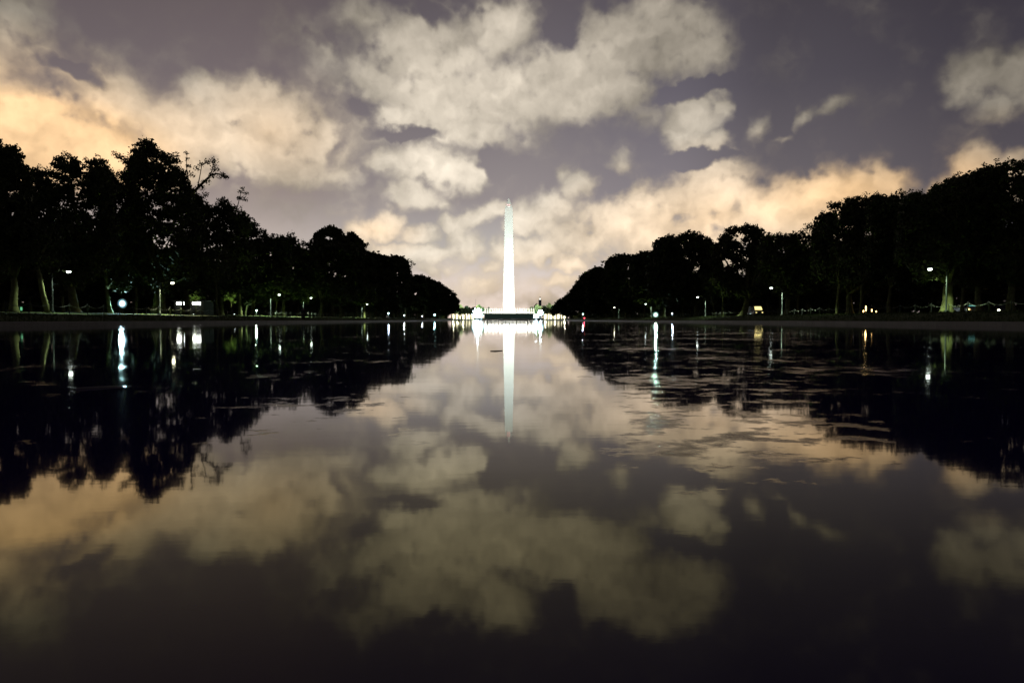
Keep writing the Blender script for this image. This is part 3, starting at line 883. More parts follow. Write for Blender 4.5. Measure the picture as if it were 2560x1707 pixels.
def point(name, loc, col, power, radius=.15, parent=None):
    ld = bpy.data.lights.new(name, 'POINT'); ld.energy = power; ld.color = col; ld.shadow_soft_size = radius
    o = bpy.data.objects.new(name, ld); COL.objects.link(o)
    if parent: o.parent = parent; o.location = Vector(loc) - root_loc(parent)
    else: o.location = loc
    return o


def spot(name, loc, aim, col, power, angle, radius=.4, parent=None, blend=.5):
    ld = bpy.data.lights.new(name, 'SPOT'); ld.energy = power; ld.color = col; ld.shadow_soft_size = radius
    ld.spot_size = R(angle); ld.spot_blend = blend
    o = bpy.data.objects.new(name, ld); COL.objects.link(o)
    if parent: o.parent = parent; o.location = Vector(loc) - root_loc(parent)
    else: o.location = loc
    o.rotation_euler = (Vector(aim) - Vector(loc)).to_track_quat('-Z', 'Y').to_euler()
    return o


LAMPG = 'street lamps along the walks'


def street_lamp(hu, hv, d, label, lit='lamp_white', col=(.8, 1.0, .72), power=9000, arm=None):
    """post with an arm that carries a flat lamp head over the walk"""
    d *= .92
    head = at(hu, hv, d)
    side = -1 if head.x < 0 else 1
    arm = 1.75 if arm is None else arm
    px = head.x + side * arm
    base = Vector((px, d, ground_z(px, d)))
    t = thing('street_lamp', label, 'street lamp', base, LAMPG)
    m = MB(); m.lathe(base, [(.16, -.1), (.16, .25), (.10, .32), (.085, 1.2), (.065, head.z - base.z - .25), (.05, head.z - base.z - .1)], 10)
    m.build('post', M['lamp_post'], t)
    m = MB(); top = Vector((px, d, head.z - .35))
    m.tube([top, top + Vector((-side * .3, 0, .35)), Vector((head.x + side * .7, d, head.z + .2)), Vector((head.x + side * .1, d, head.z + .17))], [.04, .035, .03, .03], 7)
    m.build('arm', M['dark_metal'], t)
    m = MB(); m.lathe(head + Vector((0, 0, .06)), [(.22, 0), (.3, .03), (.26, .1), (.12, .17)], 14)
    m.build('lamp_shade', M['dark_metal'], t)
    m = MB(); m.lathe(head, [(.02, -.13), (.12, -.12), (.18, -.06), (.21, .055)], 14)
    m.build('lamp_glass', M[lit], t)
    spot('light', head + Vector((0, 0, -.2)), head + Vector((0, 0, -9)), col, power, 150, .12, t, .35)
    return t


street_lamp(178, 680, 78, 'tall street lamp of the left bank, its post lit pale, arm towards the pool', power=900)
street_lamp(435, 708, 101, 'warm bright street lamp beside the twin-stemmed tree', 'lamp_warm', (1.0, 1.0, .6), 5500)
street_lamp(700, 737, 147, 'small street lamp above the thin trunk, first past the sapling')
street_lamp(779, 745, 168, 'small street lamp above the standing person')
street_lamp(919, 761, 235, 'faint street lamp under the ragged crown')
street_lamp(2325, 673, 76, 'tall street lamp of the right bank with a pale green post and thin arm', 'lamp_white', (.75, 1.0, .6), 3500)
street_lamp(1928, 720, 116, 'street lamp under the level-topped tree beside the straight lit trunk')
street_lamp(1744, 743, 162, 'small street lamp under the broad flat dome')
street_lamp(1614, 760, 229, 'small street lamp above the strong round floodlight')
street_lamp(1536, 769, 293, 'small street lamp under the twiggy tree', 'lamp_warm')

LOWG = 'low lamps among the trunks'


def low_lamp(u, v, d, label, lit, col, power, rad=.16, cat='lamp', name='garden_lamp'):
    rad *= .66
    """post-top lamp: short post, collar and a globe"""
    c = at(u, v, d)
    base = Vector((c.x, d, min(ground_z(c.x, d), c.z - .3)))
    t = thing(name, label, cat, base, LOWG)
    m = MB(); m.lathe(base, [(.09, -.1), (.09, .08), (.045, .14), (.04, c.z - base.z - rad - .02)], 9); m.build('post', M['dark_metal'], t)
    m = MB(); m.lathe(c, [(rad * .3, -rad), (rad * .8, -rad * .6), (rad, 0), (rad * .8, rad * .6), (rad * .3, rad)], 12); m.build('globe', M[lit], t)
    m = MB(); m.lathe(c, [(rad * .75, rad * .66), (rad * .8, rad * .8), (rad * .2, rad * 1.25)], 10); m.build('cap', M['dark_metal'], t)
    if power: point('light', c + Vector((0, -rad * 1.6, 0)), col, power, .1, t)
    return t


low_lamp(972, 783, 300, 'small bluish white lamp beside a thin lit trunk', 'lamp_cyan', (.7, .9, 1), 500, .2)
low_lamp(1011, 788, 350, 'small white lamp, brighter of the close pair under the round crown', 'lamp_white', (.8, 1, .9), 500, .26)
low_lamp(1016.5, 786, 360, 'dimmer of the close pair of white lamps under the round crown', 'lamp_white', (.8, 1, .9), 300, .16)
low_lamp(1056, 790, 400, 'pale narrow lamp under the big round crown', 'lamp_white', (.8, 1, .9), 300, .2)
low_lamp(1087, 787, 430, 'bright teal lamp near the end of the left row', 'lamp_teal', (.5, 1, .95), 900, .5)
low_lamp(643, 776, 165, 'small white lamp lighting shrubs past the sapling', 'lamp_teal', (.7, 1, .7), 500, .2)
low_lamp(1457, 785, 430, 'bright bluish lamp right above the small red light', 'lamp_cyan', (.7, 1, 1), 1200, .34)
low_lamp(1681, 783, 220, 'small cold lamp in the trees beside the round floodlight', 'lamp_cyan', (.7, .9, 1), 300, .13)
low_lamp(1461, 795, 420, 'single small red light at the water end of the right bank', 'lamp_red', (1, .05, .08), 60, .42, 'light', 'warning_light')


def floodlight(u, v, d, label, lit, col, power, rad):
    c = at(u, v, d)
    base = Vector((c.x, d, ground_z(c.x, d)))
    t = thing('floodlight', label, 'floodlight', base)
    m = MB(); m.tube([base + Vector((0, .2, -.1)), Vector((c.x, d + .2, c.z))], .06, 8); m.build('post', M['dark_metal'], t)
    m = MB()
    n = 20
    ring = lambda r, y: [(c.x + r * math.cos(2 * math.pi * k / n), y, c.z + r * math.sin(2 * math.pi * k / n)) for k in range(n)]
    rs = [ring(rad * 1.12, d - .12), ring(rad * 1.12, d - .02), ring(rad * .7, d + .2), ring(rad * .2, d + .3)]
    m.add([p for q in rs for p in q], [(i * n + k, i * n + (k + 1) % n, (i + 1) * n + (k + 1) % n, (i + 1) * n + k) for i in range(3) for k in range(n)] + [tuple(range(3 * n, 4 * n))], True)
    m.build('housing', M['dark_metal'], t)
    m = MB(); m.add(ring(rad, d - .07), [tuple(range(n))[::-1]]); m.build('lens', M[lit], t)
    spot('light', c + Vector((0, -.5, 0)), Vector((c.x * .6, c.y - 30, 0)), col, power, 135, .3, t, .6)
    return t


floodlight(310, 759, 106, 'dazzling cyan-white floodlight in front of the trees by the walk', 'lens_cyan', (.55, .92, 1.0), 4200, .72)
floodlight(1639, 787, 200, 'strong round greenish white floodlight low among the right trunks', 'lens_teal', (.6, 1.0, .8), 3600, .9)

# light towers at the two far corners of the pool


def light_tower(label, cx, y, heads, power):
    base = Vector((cx, y, ground_z(cx, y)))
    t = thing('light_tower', label, 'light tower', base)
    m = MB(); m.box(cx - 2.2, cx + 2.2, y - 1.2, y + 1.2, base.z + .35, base.z + 1.7, .12); b = m.build('trailer', M['dark_metal'], t)
    for s in (-1, 1):
        w = MB(); n = 14
        a = [(cx + s * 1.3 + .38 * math.cos(2 * math.pi * k / n), y - 1.42, base.z + .36 + .38 * math.sin(2 * math.pi * k / n)) for k in range(n)]
        c2 = [(p[0], y - 1.2, p[2]) for p in a]
        w.add(a + c2, [tuple(range(n))[::-1]] + [(k, (k + 1) % n, n + (k + 1) % n, n + k) for k in range(n)]); w.build('wheel', M['rubber'], b)
    top = max(h[1] for h in heads)
    m = MB(); m.tube([(cx, y, base.z + 1.6), (cx, y, top)], .09, 8)
    for hx, hz, rd, dim in heads: m.tube([(cx, y, hz), (hx, y - .1, hz)], .06, 6)
    m.build('mast', M['metal'], t)
    for hx, hz, rd, dim in heads:
        n = 16
        ring = lambda r_, yy_: [(hx + r_ * math.cos(2 * math.pi * q_ / n), yy_, hz + r_ * math.sin(2 * math.pi * q_ / n)) for q_ in range(n)]
        rs = [ring(rd, y - .3), ring(rd, y - .2), ring(rd * .7, y + .05), ring(rd * .25, y + .2)]
        m = MB(); m.add([p_ for q_ in rs for p_ in q_], [(i_ * n + q_, i_ * n + (q_ + 1) % n, (i_ + 1) * n + (q_ + 1) % n, (i_ + 1) * n + q_) for i_ in range(3) for q_ in range(n)] + [tuple(range(3 * n, 4 * n))], True)
        h = m.build('lamp_housing', M['dark_metal'], t)
        m = MB(); m.add(ring(rd * .95, y - .26), [tuple(range(n))[::-1]]); m.build('lamp_glass', M['tower_halo' if dim else 'tower_lamp'], h)  # dim discs imitate the halo, not working lamps
    point('light', (cx, y - 1.2, top), (.75, .95, 1.0), power, .8, t)
    return t


M['tower_lamp'] = glow('tower_lamp', (.8, .96, 1.0), 40)
M['tower_halo'] = glow('tower_halo', (.42, .85, 1.0), 3.0)  # faint cyan emission standing in for the glare halo
yT = 556


def glare_ring(c, r, rc, n, rl, dim=False): return [(c.x + r * math.cos(2 * math.pi * k_ / n + .3), c.z + r * math.sin(2 * math.pi * k_ / n + .3), rl, dim) for k_ in range(n)]  # discs set round the core lamp to spread its glare


c = at(1194.5, 785, yT)
light_tower('blazing light tower at the left corner of the far pool end, brightest lamp in view', c.x, yT, [(c.x, c.z, 1.35, False)] + glare_ring(c, 2.75, 0, 6, 1.25) + glare_ring(c, 4.6, 0, 11, .5, True), 40000)
c = at(1351, 782.5, yT)
light_tower('tall light tower at the right corner of the far pool end with a dark trailer', c.x, yT, [(c.x, c.z, 1.3, False)] + glare_ring(c, 2.1, 0, 8, .45, True), 15000)
c = at(1340.5, 791.5, yT - .5)
light_tower('lower light tower beside the taller right one, nearer the memorial wall', c.x, yT + 4, [(c.x, c.z, 1.3, False)] + glare_ring(c, 2.0, 0, 8, .4, True), 12000)

# ------------------------------------------------------------------ monument
MD = 969.0
b = at(1272, 799.5, MD); b.z = 2.2
t = thing('obelisk', 'tall floodlit white stone obelisk at the end of the pool axis', 'monument', b)


def ring4(hw, z): return [(b.x - hw, b.y - hw, z), (b.x + hw, b.y - hw, z), (b.x + hw, b.y + hw, z), (b.x - hw, b.y + hw, z)]


zs = at(1272, 523.4, MD).z; zt = at(1272, 496.5, MD).z
m = MB(); q = [ring4(8.5, b.z)] + [ring4(8.5 + (5.35 - 8.5) * k / 8, b.z + (zs - b.z) * k / 8) for k in range(1, 9)]
m.add([p for r_ in q for p in r_], [(i * 4 + k, i * 4 + (k + 1) % 4, i * 4 + 4 + (k + 1) % 4, i * 4 + 4 + k) for i in range(8) for k in range(4)])
m.build('shaft', M['marble'], t)
m = MB(); m.add(ring4(5.35, zs) + [(b.x, b.y, zt)], [(0, 1, 4), (1, 2, 4), (2, 3, 4), (3, 0, 4), (3, 2, 1, 0)])
cap = m.build('pyramidion', M['marble'], t)


def on_cap(u, v, hw, hz, name, mat):
    p = at(u, v, MD); f = (p.z - zs) / (zt - zs)
    y = b.y - 5.35 * (1 - f)
    m = MB(); m.box(p.x - hw, p.x + hw, y - .35, y + .4, p.z - hz, p.z + hz, .05); m.build(name, M[mat], cap)


for u in (1269.0, 1273.5): on_cap(u, 515.3, .55, .5, 'beacon', 'beacon')
for u in (1270.5, 1274.2): on_cap(u, 520.6, .4, .4, 'window', 'window_lit')
for sx in (-1, 1):
    spot('monument_floodlight', (b.x + sx * 42, MD - 80, 5), (b.x, MD, 35), (1.0, 1.0, .93), 200000, 110, 1.0, None, 1.0)
    spot('monument_floodlight', (b.x + sx * 60, 690, 12), (b.x, MD, 100), (.98, 1.0, .92), 2700000, 52, 1.0, None, .6)

# ------------------------------------------------------------------ memorial at the far end of the pool
yM = 655.0
b0 = at(1273, 799, yM); b0.z = ground_z(0, yM)
t = thing('war_memorial', 'low dark memorial wall carrying a row of white floodlit pillars before the obelisk', 'memorial', b0)
xl, xr = at(1211, 0, yM).x, at(1336, 0, yM).x
z0 = b0.z - .3; zw0 = at(0, 795.5, yM).z; zw1 = at(0, 784.3, yM).z
m = MB(); m.box(xl, xr, yM, yM + 3, zw0, zw1, .1); m.box(xl - .4, xr + .4, yM - .3, yM + 3.3, zw1 + .003, zw1 + .35, .08); m.build('wall', M['hazed_stone'], t)
m = MB(); m.box(xl + 2, xr - 2, yM + 1.0, yM + 3, z0, zw0 - .003); m.build('basin_wall', M['granite'], t)
for (ua, ub) in ((1242, 1256), (1279, 1293)):                                    # pale water curtains
    pa, pb = at(ua, 801, yM), at(ub, 797, yM)
    m = MB(); n = 8
    left = ua < 1272
    pr = [(i / n) for i in range(n + 1)]
    vs = []
    for k in pr:
        x = pa.x + (pb.x - pa.x) * k
        hgt = (zw0 - z0) * (k if left else 1 - k) ** 1.5
        vs += [(x, yM + .4, z0 + .05), (x, yM + .4, z0 + .25 + hgt * .9), (x, yM + .9, z0 + .25 + hgt * .9), (x, yM + .9, z0 + .05)]
    m.add(vs, [(i * 4 + j, i * 4 + (j + 1) % 4, i * 4 + 4 + (j + 1) % 4, i * 4 + 4 + j) for i in range(n) for j in range(4)])
    m.build('water_curtain', M['pale'], t)
zp0 = zw1 + .36; zp1 = at(0, 770.3, yM).z
rg = np.random.default_rng(8)
for k in range(22):
    u = 1213.5 + (1334 - 1213.5) * k / 21
    x = at(u, 0, yM + 5).x
    wv = 1.05 if k not in (0, 21) else 1.3
    m = MB(); m.box(x - wv * .62, x + wv * .62, yM + 4.2, yM + 5.8, zp0 - 1.2, zp0 + .5, .05)
    m.box(x - wv * .5, x - wv * .16, yM + 4.4, yM + 5.6, zp0 + .5, zp1 - .9, .03); m.box(x + wv * .16, x + wv * .5, yM + 4.4, yM + 5.6, zp0 + .5, zp1 - .9, .03)
    m.box(x - wv * .62, x + wv * .62, yM + 4.2, yM + 5.8, zp1 - .9, zp1, .06)
    m.build('pillar', M['marble'], t)
m = MB(); m.box(xl, xr, yM + 3.4, yM + 7, zp0 - 1.6, zp0 - 1.2); m.build('terrace', M['granite'], t)
for k in range(14):
    x = xl + 1.2 + (xr - xl - 2.4) * k / 13
    point('pillar_light', (x, yM + 1.6, zp0 + .8), (1.0, .97, .86), 1600, 1.4, t)

# floodlit wall sections either side, with the dark trunks of the elms in front
for (ua, ub, lb) in ((1128, 1188, 'overexposed floodlit pale wall seen between dark trunks, left of the memorial'), (1357, 1417, 'overexposed floodlit pale wall seen between dark trunks, right of the memorial')):
    pa, pb = at(ua, 799, yM + 12), at(ub, 799, yM + 12)
    gz = ground_z(pa.x, yM + 12)
    bb = Vector(((pa.x + pb.x) / 2, yM + 12, gz))
    t = thing('floodlit_wall', lb, 'wall', bb)
    h = at(0, 784.5, yM + 12).z
    m = MB(); m.box(pa.x, pb.x, yM + 12, yM + 13, gz - .3, h, .08); w_ = m.build('wall', M['pale'], t)
    m = MB(); m.box(pa.x - .2, pb.x + .2, yM + 11.7, yM + 13.3, h + .003, h + .4, .08); m.build('wall_cap', M['stone'], t)
    for k in range(5):
        x = pa.x + (pb.x - pa.x) * (k + .5) / 5
        point('wall_light', (x, yM + 9.2, gz + 2.4), (1.0, .90, .60), 1500, .2, t)
    side = -1 if ua < VPU else 1
    us = [ua + 3 + (ub - ua - 4) * i / 7 + random.uniform(-1.5, 1.5) for i in range(8)]
    for i, u in enumerate(us):
        dd_ = 605 + 6 * (i % 3)
        p = at(u, 0, dd_); p.z = ground_z(p.x, dd_)
        tt = thing('elm_tree', 'dark slim elm trunk silhouetted on the floodlit wall %s of the memorial' % ('left' if side < 0 else 'right'), 'tree', p, 'elms before the floodlit walls')
        rg = np.random.default_rng(500 + i + 40 * (side > 0))
        hh = at(0, 786 - rg.uniform(0, 3), dd_).z
        m = MB(); fk = Vector((p.x + rg.normal(0, .3), dd_, hh)); trunk_shape(m, p, fk, rg.uniform(.5, .85), rg, 1.4)
        cl = [(p.x + rg.normal(0, 2.2), dd_ + rg.normal(0, 2), hh + rg.uniform(.3, 5.0), 1.8, 26) for _ in range(12)]
        for q_ in cl[:4]: limb(m, fk, q_[:3], .2, .05, rg)
        m.build('trunk', M['bark'], tt, p)
        leaves('crown', M['leaf'], cl, tt, p, 1.0, 900 + i + 40 * (side > 0))
# added floods without fixtures that tint the far trees teal
for sx in (-1, 1): spot('far_tree_fill', (sx * 26, 690, 14), (sx * 56, 800, 9), (.42, .9, 1.0), 620000, 80, .5)

# clock tower far behind
yk = 1700
c = at(1350, 799, yk); c.z = 3
t = thing('clock_tower', 'dark square tower with a lit lantern top behind the far trees', 'tower', c)
hw = 3.4 * yk / FPX
z1 = at(0, 751, yk).z; z2 = at(0, 742.5, yk).z
m = MB(); m.box(c.x - hw, c.x + hw, yk - hw, yk + hw, 3, z1, .4); m.box(c.x - hw * 1.1, c.x + hw * 1.1, yk - hw * 1.1, yk + hw * 1.1, z1 + .003, z1 + 1.2, .2); m.build('shaft', M['tower_stone'], t)
m = MB(); k = hw * .45; m.box(c.x - k, c.x + k, yk - k, yk + k, z1 + 1.2, z2 - 2.5, .2); ln = m.build('lantern', M['window_lit'], t)
m = MB(); m.lathe((c.x, yk, z2 - 2.5), [(k * 1.2, 0), (k * .8, 1.6), (k * .15, 3.4)], 12); m.build('roof', M['tower_stone'], t)
c = at(1341, 799, yk); z1 = at(0, 764, yk).z
t = thing('domed_building', 'small domed roof peeping over the trees beside the clock tower', 'building', (c.x, yk, 3))
m = MB(); m.box(c.x - 6, c.x + 6, yk - 6, yk + 6, 3, z1, .3); m.build('wall', M['tower_stone'], t)
m = MB(); m.lathe((c.x, yk, z1 + .01), [(4.2, 0), (3.9, 1.8), (2.4, 3.6), (.5, 4.4), (.3, 6.4)], 14); m.build('dome', M['tower_stone'], t)

# flagpole
c = at(1189, 799, 900); c.z = ground_z(c.x, 900)
t = thing('flagpole', 'thin bare flagpole rising over the far trees above the left light tower', 'flagpole', c)
m = MB(); zt_ = at(0, 749, 900).z; m.lathe(c, [(.3, -.2), (.3, .2), (.16, .3), (.10, zt_ - c.z)], 8); m.build('pole', M['metal'], t)
m = MB(); m.lathe((c.x, 900, zt_ + .01), [(.05, 0), (.22, .2), (.05, .42)], 8); m.build('finial', M['metal'], t)

# ------------------------------------------------------------------ rope-and-post fences beside the walks
for sx, xf, y0, y1, lb in ((-1, 45.5, 62, 175, 'low post-and-chain fence with pale hanging swags along the left walk'), (1, 46.5, 60, 190, 'low post-and-chain fence with dim hanging swags along the right walk')):
    t = thing('chain_fence', lb, 'fence', (sx * xf, y0, ground_z(sx * xf, y0)))
    y = y0; pts = []
    while y < y1:
        z = ground_z(sx * xf, y)
        m = MB(); m.lathe((sx * xf, y, z), [(.05, -.2), (.05, .95), (.065, .97), (.05, 1.03), (.01, 1.06)], 8); m.build('post', M['dark_metal'], t)
        pts.append(Vector((sx * xf, y, z + .92))); y += 3.0
    for a, b_ in zip(pts, pts[1:]):
        m = MB(); m.tube([a.lerp(b_, q) - Vector((0, 0, .28 * (1 - (2 * q - 1) ** 2))) for q in np.linspace(0, 1, 9)], .022, 5); m.build('chain', M['rope'], t)

# ------------------------------------------------------------------ kiosk with lit panels
yk = 152
pa, pb = at(438, 0, yk), at(512, 0, yk)
gz = ground_z(pa.x, yk)
zl, zh = at(0, 762.2, yk).z, at(0, 755.8, yk).z
t = thing('kiosk', 'low park kiosk with two bright white strip windows under its eaves', 'kiosk', ((pa.x + pb.x) / 2, yk + 2, gz))
m = MB(); m.box(pa.x, pb.x, yk, yk + 5, gz - .2, zh + .25, .03); m.build('wall', M['rubber'], t)
m = MB(); m.box(pa.x - .6, pb.x + .6, yk - .7, yk + 5.6, zh + .255, zh + .5, .05); m.build('roof', M['dark_metal'], t)
for ua, ub in ((444.5, 464), (484, 504)):
    a, b_ = at(ua, 0, yk), at(ub, 0, yk)
    m = MB(); m.box(a.x - .06, b_.x + .06, yk - .04, yk - .004, zl - .06, zh + .06, .01); w_ = m.build('window', M['dark_metal'], t)
    m = MB(); m.box(a.x, b_.x, yk - .075, yk - .045, zl, zh); m.build('pane', M['panel_white'], w_)
    point('light', ((a.x + b_.x) / 2, yk - 1.0, zl), (.9, 1.0, .7), 40, .3, t)
p = at(475, 785, 120); p.z = ground_z(p.x, 120)
t = thing('notice_board', 'small pale slanted notice board below the lit kiosk', 'sign', p)
m = MB()
for s in (-1, 1): m.tube([p + Vector((s * .45, 0, -.1)), p + Vector((s * .45, 0, .75))], .035, 6)
m.build('leg', M['dark_metal'], t)
m = MB(); m.add([p + Vector(q) for q in ((-.6, -.2, .62), (.6, -.2, .62), (.6, .25, .98), (-.6, .25, .98), (-.6, -.17, .57), (.6, -.17, .57), (.6, .28, .93), (-.6, .28, .93))], [(0, 1, 2, 3), (7, 6, 5, 4), (0, 4, 5, 1), (1, 5, 6, 2), (2, 6, 7, 3), (3, 7, 4, 0)]); m.build('board', M['pale'], t)
# sprig of leaves hanging over the lit window
p = at(492, 744, 140); gb = Vector((p.x, 140, ground_z(p.x, 140)))
t = thing('small_tree', 'little leafy tree lit yellow-green above one kiosk window', 'tree', gb)
rg = np.random.default_rng(61)
m = MB(); trunk_shape(m, gb, p - Vector((0, 0, .6)), .07, rg, 1.4)
for k in range(5): limb(m, p - Vector((0, 0, .6)), p + Vector(rg.normal(0, .7, 3)), .03, .01, rg)
m.build('trunk', M['bark'], t, gb)
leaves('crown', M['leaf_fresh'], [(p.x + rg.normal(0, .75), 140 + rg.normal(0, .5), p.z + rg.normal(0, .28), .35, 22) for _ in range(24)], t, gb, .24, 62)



def added_uplight(label, x, y, aim, power):  # invented ground lamp, added to brighten a small tree
    gz = ground_z(x, y)
    t = thing('added_uplight', label, 'lamp', (x, y, gz), 'added uplights under the small trees')
    m = MB(); m.lathe((x, y, gz), [(.09, -.1), (.09, .14), (.11, .16), (.11, .24), (.09, .25)], 10); m.build('housing', M['dark_metal'], t)
    m = MB(); m.lathe((x, y, gz + .252), [(.085, 0), (.08, .012), (.01, .018)], 10); m.build('lens', M['lamp_white'], t)
    spot('light', (x, y, gz + .32), aim, (.8, 1.0, .45), power, 50, .08, t, .5)


q_ = at(580, 742, 48 * FPX / (VPU - 580))
added_uplight('added tiny lamp in the grass shining up into the green sapling', q_.x + 1.6, q_.y - 2.6, q_, 900)
q_ = at(492, 744, 140)
added_uplight('added tiny lamp in the grass below the little tree at the kiosk', q_.x + .8, q_.y - 2.8, q_, 900)

# green exit-style light box, sign frame and amber path lights
p = at(58.5, 772, 80); gb = Vector((p.x, 80, ground_z(p.x, 80)))
t = thing('lit_sign', 'narrow upright sign post glowing green at the picture edge', 'sign', gb)
m = MB(); m.tube([gb - Vector((0, 0, .1)), Vector((p.x, 80, p.z - .2))], .04, 7); m.build('post', M['dark_metal'], t)
m = MB(); m.box(p.x - .09, p.x + .09, 79.95, 80.05, p.z - .2, p.z + .2, .01); m.build('panel', M['sign_green'], t)

for k, (u, v, h, lb) in enumerate(((2166, 771, 13, 'brightest amber path light below the slightly leaning trunk'), (2181, 776, 6, 'second amber path light, lower than the brightest'), (2160, 778, 5, 'amber path light partly hidden beside the brightest'), (2192, 779, 4, 'faint amber path light at the end of its short row'))):
    d = 108; p = at(u, v, d); gb = Vector((p.x, d, ground_z(p.x, d)))
    t = thing('path_light', lb, 'path light', gb, 'amber path lights')
    hh = h * d / FPX
    m = MB(); m.lathe(gb, [(.1, -.1), (.1, .3), (.07, .34), (.07, max(.4, p.z - gb.z - hh / 2))], 10); m.build('bollard', M['dark_metal'], t)
    m = MB(); m.lathe((p.x, d, p.z), [(.07, -hh / 2), (.085, 0), (.07, hh / 2)], 10); m.build('lamp', M['lamp_amber'], t)
    m = MB(); m.lathe((p.x, d, p.z + hh / 2 + .004), [(.11, 0), (.11, .04), (.03, .09)], 10); m.build('cap', M['dark_metal'], t)
point('light', at(2166, 774, 107.4), (1, .7, .3), 10, .1, t)

p = at(2433, 779, 92); gb = Vector((p.x, 92, ground_z(p.x, 92)))
t = thing('sign_frame', 'open sign frame with a teal top bar beside the car lights', 'sign', gb)
zt_ = at(0, 765.5, 92).z
m = MB(); m.box(p.x - .34, p.x - .26, 91.96, 92.04, gb.z - .1, zt_, .01); m.build('post', M['metal'], t)
m = MB(); m.box(p.x + .28, p.x + .36, 91.96, 92.04, gb.z - .1, zt_, .01); m.build('post', M['metal'], t)
m = MB(); m.box(p.x - .42, p.x + .44, 91.93, 92.07, zt_ + .002, zt_ + .13, .01); m.build('top_bar', M['sign_teal'], t)

# ------------------------------------------------------------------ parked vehicles in the right trees


def car(label, x, y, rot, paint, van=False, lit=None, name='parked_car', cat='car', lights='lamp_warm'):
    gz = ground_z(x, y)
    t = thing(name, label, cat, (x, y, gz))
    w = .9 if not van else 1.0
    if van: prof = [(-2.4, .32), (2.4, .32), (2.4, 1.9), (2.25, 2.1), (-1.3, 2.1), (-1.95, 1.25), (-2.4, 1.05)]
    else: prof = [(-2.2, .3), (2.2, .3), (2.25, .8), (2.1, 1.0), (1.5, 1.03), (.95, 1.43), (-.35, 1.46), (-1.1, 1.0), (-2.1, .86), (-2.25, .6)]
    tuck = lambda z: max(0, z - 1.0) * .28
    m = MB(); m.extrude_x(prof, -w, w, tuck); o = m.build('body', M[paint], None, (0, 0, 0)); o.parent = t
    bv = o.modifiers.new('edge', 'BEVEL'); bv.width = .05; bv.segments = 2
    m = MB()
    if van: m.add([(-.8, -1.98, 1.3), (.8, -1.98, 1.3), (.72, -1.4, 2.02), (-.72, -1.4, 2.02), (-.8, -1.9, 1.27), (.8, -1.9, 1.27), (.72, -1.32, 1.99), (-.72, -1.32, 1.99)], [(0, 1, 2, 3), (0, 4, 5, 1), (1, 5, 6, 2), (2, 6, 7, 3), (3, 7, 4, 0), (7, 6, 5, 4)])
    else: m.add([(-.72, -1.06, 1.06), (.72, -1.06, 1.06), (.62, -.43, 1.46), (-.62, -.43, 1.46), (-.72, -1.0, 1.0), (.72, -1.0, 1.0), (.62, -.4, 1.4), (-.62, -.4, 1.4)], [(0, 1, 2, 3), (0, 4, 5, 1), (1, 5, 6, 2), (2, 6, 7, 3), (3, 7, 4, 0), (7, 6, 5, 4)])
    o = m.build('windscreen', M[lit or 'glass'], None, (0, 0, 0)); o.parent = t
    for sx in (-1, 1):
        m = MB(); m.box(sx * (w - .08) - .015, sx * (w - .08) + .015, -.55, .9, 1.06, 1.36, .01); o = m.build('side_window', M['glass'], None, (0, 0, 0)); o.parent = t
        m = MB(); yy_ = -2.45 if van else -2.27
        m.box(sx * .66 - .16, sx * .66 + .16, yy_, yy_ + .1, .62, .8, .03); o = m.build('headlight', M[lights], None, (0, 0, 0)); o.parent = t
        for wy_ in (-1.38, 1.38):
            m = MB(); n = 18
            for (r0, x0, x1, nm, mt) in ((.33, w - .2, w + .02, 'wheel', 'rubber'),):
                a = [(sx * x1, wy_ + r0 * math.cos(2 * math.pi * k / n), .33 + r0 * math.sin(2 * math.pi * k / n)) for k in range(n)]
                c2 = [(sx * x0, p_[1], p_[2]) for p_ in a]
                m.add(a + c2, [tuple(range(n)), tuple(range(n, 2 * n))[::-1]] + [(k, n + k, n + (k + 1) % n, (k + 1) % n) for k in range(n)])
            wh = m.build('wheel', M['rubber'], None, (0, 0, 0)); wh.parent = t
            m = MB(); a = [(sx * (w + .028), wy_ + .2 * math.cos(2 * math.pi * k / n), .33 + .2 * math.sin(2 * math.pi * k / n)) for k in range(n)]
            c2 = [(sx * (w - .05), p_[1], p_[2]) for p_ in a]
            m.add(a + c2, [tuple(range(n)), tuple(range(n, 2 * n))[::-1]] + [(k, n + k, n + (k + 1) % n, (k + 1) % n) for k in range(n)])
            rm_ = m.build('rim', M['metal'], None, (0, 0, 0)); rm_.parent = wh
    t.rotation_euler = (0, 0, rot)
    return t


c = at(2509, 775, 118); car('dark car with one dazzling headlight facing the pool, near the picture edge', c.x, 118, R(-32), 'paint_dark')
c = at(2418, 779, 104); car('grey car with low warm headlights beside the sign frame', c.x, 104, R(-8), 'paint_grey', lights='lamp_amber')
c = at(1889, 786, 150); car('van with amber headlights and a glowing yellow windscreen among the right trunks', c.x, 150, R(0), 'paint_dark', True, 'panel_amber', 'parked_van', 'van', 'panel_amber')

